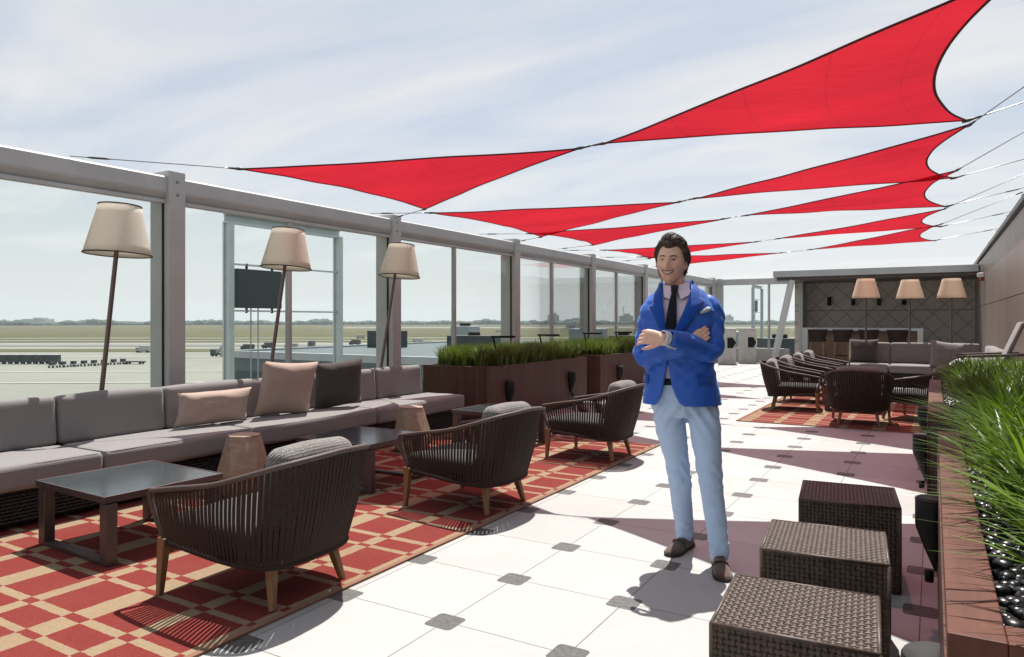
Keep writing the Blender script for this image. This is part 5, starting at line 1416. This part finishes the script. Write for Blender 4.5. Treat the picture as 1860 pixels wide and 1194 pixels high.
def jpoint(z, f, out_=0.0):
    """f 0..1 from the picture-left front edge round the back to the picture-right front edge"""
    rx, ry = jr(z); cx, cy = jcx(z), jcy(z); xl, xr_ = interp(GAP, z)
    e = 2.35
    def ang(x):
        c = max(-.999, min(.999, (x - cx) / rx)); cc = math.copysign(abs(c) ** (e / 2), c); return -math.acos(cc)   # front half: negative angles
    a0 = ang(xl); a1 = ang(xr_)                    # a0 further to -pi
    a = a0 - f * (2 * math.pi - (a1 - a0))
    c, s_ = math.cos(a), math.sin(a)
    d = Vector((math.copysign(abs(c) ** (2 / e), c) * rx, math.copysign(abs(s_) ** (2 / e), s_) * ry, 0))
    p = Vector((cx, cy, z + .10 * d.x * max(0, (z - 1.25) / .28))) + d + Vector((c * out_, s_ * out_, 0))
    return p
mb = MB()
def jfn(u, v):
    z = .868 + (1.535 - .868) * v; p = jpoint(z, u); k = p - Vector((jcx(z), jcy(z), p.z)); hi = min(1, max(0, (z - 1.28) / .08))
    cr_ = -.0035 * max(0, .22 - abs(mnoise.noise(Vector((p.x * 9 + p.z * 6, p.y * 9, p.z * 15 - p.x * 8))))) / .22 + mnoise.noise(Vector((p.x * 34, p.y * 26, p.z * 22))) * .0040 * hi + abs(mnoise.noise(Vector((p.x * 19 + 4, p.y * 15, p.z * 26)))) * -.005 * hi
    w_ = mnoise.noise(Vector((p.x * 11, p.y * 11, p.z * 7))) * .007 + .004 * math.sin(p.z * 70 + p.x * 35) * gs(p.z - 1.36, .09) + .004 * math.sin(p.z * 90 - abs(p.x) * 60) * gs(p.z - 1.08, .06)
    return p + k.normalized() * (w_ + cr_) * (1 if .03 < u < .97 else .2)
mb.grid(jfn, 96, 84)
jk = mb.build('jacket', M['jacket'], man)
s_ = jk.modifiers.new('thick', 'SOLIDIFY'); s_.thickness = .006; s_.offset = -1
# sleeves
def sleeve(S, E_, W, name, rs, seed):
    P = catmull([Vector((S.x * .52, S.y + .01, S.z + .026)), S + Vector((0, 0, .002)), S.lerp(E_, .5) + Vector((math.copysign(.012, S.x), .006, 0)), E_, E_.lerp(W, .45), W], 9); k = len(P); mb = MB(); rows = []; n = 32; prev = None
    for i, p in enumerate(P):
        a = P[max(0, i - 1)]; b_ = P[min(k - 1, i + 1)]; t_ = (b_ - a).normalized()
        x = t_.cross(Vector((0, 1, .2))).normalized() if prev is None else (prev - t_ * prev.dot(t_)).normalized(); prev = x; y = t_.cross(x)
        f = i / (k - 1) * (len(rs) - 1); j = min(int(f), len(rs) - 2); r = rs[j] + (rs[j + 1] - rs[j]) * (f - j)
        row = []
        for m_ in range(n):
            an = 2 * math.pi * m_ / n
            fs = i / (k - 1)
            wr = .0062 * math.sin(fs * 47 + an * 2 + seed + 3 * mnoise.noise(Vector((fs * 5, an, seed)))) * (gs(fs - .60, .20) + .6 * gs(fs - .30, .12)) + .008 * mnoise.noise(Vector((math.cos(an) * 1.5 + seed, math.sin(an) * 1.5, fs * 9))) - .0055 * max(0, .26 - abs(mnoise.noise(Vector((math.cos(an) * 1.6 + seed, math.sin(an) * 1.6, fs * 13 + .8 * math.cos(an)))))) / .26
            row.append(p + (x * math.cos(an) + y * math.sin(an)) * (r + wr))
        rows.append(row)
    d = (P[0] - P[1]).normalized()
    c0 = P[0]; rows = [[c0 + (q - c0) * .3 + d * .02 for q in rows[0]]] + rows
    # turn the cuff inwards
    last = rows[-1]; cw = sum(last, Vector()) / n; dw = (P[-1] - P[-2]).normalized(); rows.append([cw + (q - cw) * .84 for q in last]); rows.append([cw + (q - cw) * .80 - dw * .03 for q in last])
    mb.rings(rows, cap=True); o = mb.build(name, M['jacket'], man, fixn=True)
    return P
rs = [.050, .058, .062, .063, .062, .062, .061, .060, .057, .054]
sleeve(RS, RE, RW, 'sleeve', rs, 0); Pl = sleeve(LS, LE, LW + Vector((.022, .012, -.002)), 'sleeve', rs, 2.4)
# shirt cuff and sleeve buttons
dcl = (LW - LE).normalized(); cw = LW + Vector((.012, .008, 0))
mb = MB(); mb.tube([cw - dcl * .01, cw + dcl * .010, cw + dcl * .021, cw + dcl * .022], [.041, .0405, .040, .032], 24, cap=False); mb.build('cuff', M['white_cloth'], man)
for k in range(4):
    p = LW.lerp(LE, .13 + .050 * k); q = p + Vector((-.006, -.050, -.032))
    mb = MB(); mb.lathe([(0, 0), (.0072, 0), (.0078, .0025), (.0055, .0046), (0, .0050)], 12, mtx=Matrix.Translation(q) @ Matrix.Rotation(R_(62), 4, 'X')); mb.build('button', M['button'], man)
# lapels lie on the chest beside the opening
for side, wtab in ((0, [(1.235, .004), (1.30, .034), (1.38, .062), (1.425, .078), (1.432, .052), (1.47, .058), (1.53, .050)]), (1, [(1.225, .004), (1.30, .040), (1.38, .070), (1.435, .088), (1.442, .058), (1.48, .062), (1.53, .052)])):
    mb = MB(); nz_ = 40; z0 = wtab[0][0]
    def lp(u, v):
        z = z0 + (1.532 - z0) * v; wdt = interp(wtab, z)[0]; per = 2 * (jr(z)[0] + jr(z)[1]) * 1.5
        f = u * wdt / per; f = f if side == 0 else 1 - f
        p = jpoint(z, f, .011 + .006 * math.sin(math.pi * u) - .004 * (u > .98)); return p
    mb.grid(lp, 10, nz_); o = mb.build('lapel', M['jacket_dark'], man); sm_ = o.modifiers.new('t', 'SOLIDIFY'); sm_.thickness = .005; sm_.offset = 0
mb = MB(); mb.tube([jpoint(1.526, f, .005) + Vector((0, 0, .006)) for f in np.linspace(0.0, 1.0, 40)], .017, 8, ell=(.4, 1.2)); mb.build('jacket_collar', M['jacket_dark'], man)
# pocket square
mb = MB(); ps = []
for k in range(13):
    u = k / 12; f = .868 + .055 * u; z_ = 1.380 - .012 * u; p = jpoint(z_ - .006, f, .009); pk = .012 + .012 * (1 - abs(2 * u - .75)) ; q = jpoint(z_ + max(.004, pk), f, .011); ps.append((p, q))
mb.add([p for p, q in ps] + [q for p, q in ps], [(i, i + 1, 14 + i, 13 + i) for i in range(12)], True); o = mb.build('pocket_square', M['white_cloth'], man); sm_ = o.modifiers.new('t', 'SOLIDIFY'); sm_.thickness = .003
for f0, f1 in ((.10, .185), (.815, .90)):
    mb = MB(); mb.grid(lambda u, v: tuple(jpoint(.985 + .048 * v, f0 + (f1 - f0) * u, .010 - .003 * v)), 10, 3); o = mb.build('pocket_flap', M['jacket_dark'], man); sm_ = o.modifiers.new('t', 'SOLIDIFY'); sm_.thickness = .005
mb = MB(); 
for z in (1.005, 1.04): 
    mb.lathe([(0, 0), (.006, 0), (.006, .003), (0, .004)], 10, mtx=Matrix.Translation((-.074, -.135, z)) @ Matrix.Rotation(R_(90), 4, 'X'))

# ---- shoes
def shoe(heel, toe, name):
    heel = Vector(heel); toe = Vector(toe); L = (toe - heel).length; d = (toe - heel).normalized(); sd = Vector((-d.y, d.x, 0))
    mb = MB(); rows = []; n = 22
    T = [(0, .020, .060), (.03, .032, .085), (.12, .036, .092), (.25, .037, .088), (.36, .037, .076), (.48, .040, .064), (.62, .046, .052), (.76, .048, .044), (.88, .042, .038), (.96, .028, .030), (1.0, .010, .022)]
    for u, hw, ht in T:
        c = heel + d * (u * L); row = []
        for a in np.linspace(0, 2 * math.pi, n + 1)[:-1]:
            zz = math.sin(a); w_ = math.copysign(abs(math.cos(a)) ** .75, math.cos(a)) * hw
            z = .016 + (ht - .016) * (max(0, zz) ** .9) if zz > 0 else .016
            row.append(c + sd * w_ + Vector((0, 0, z)))
        rows.append(row)
    mb.rings(rows); sh = mb.build('shoe', M['suede'], man)
    mb = MB(); rows = []
    for u, hw, ht in T:
        c = heel + d * (u * L * 1.02 - .002); hw = hw + .004
        rows.append([c + sd * hw + Vector((0, 0, .018)), c - sd * hw + Vector((0, 0, .018)), c - sd * hw * .97 + Vector((0, 0, .001)), c + sd * hw * .97 + Vector((0, 0, .001))])
    mb.rings(rows, smooth=False); mb.build('sole', M['sole'], sh)
    mb = MB(); c = heel + d * L * .52; mb.tube([c + sd * .043 + Vector((0, 0, .022)), c + sd * .032 + Vector((0, 0, .062)), c + Vector((0, 0, .070)), c - sd * .032 + Vector((0, 0, .062)), c - sd * .043 + Vector((0, 0, .022))], .011, 8, ell=(1, .4)); mb.build('strap', M['suede'], sh)
shoe((.045, .262, 0), (-.075, .015, 0), 'shoe'); shoe((.192, -.035, 0), (.206, -.318, 0), 'shoe')
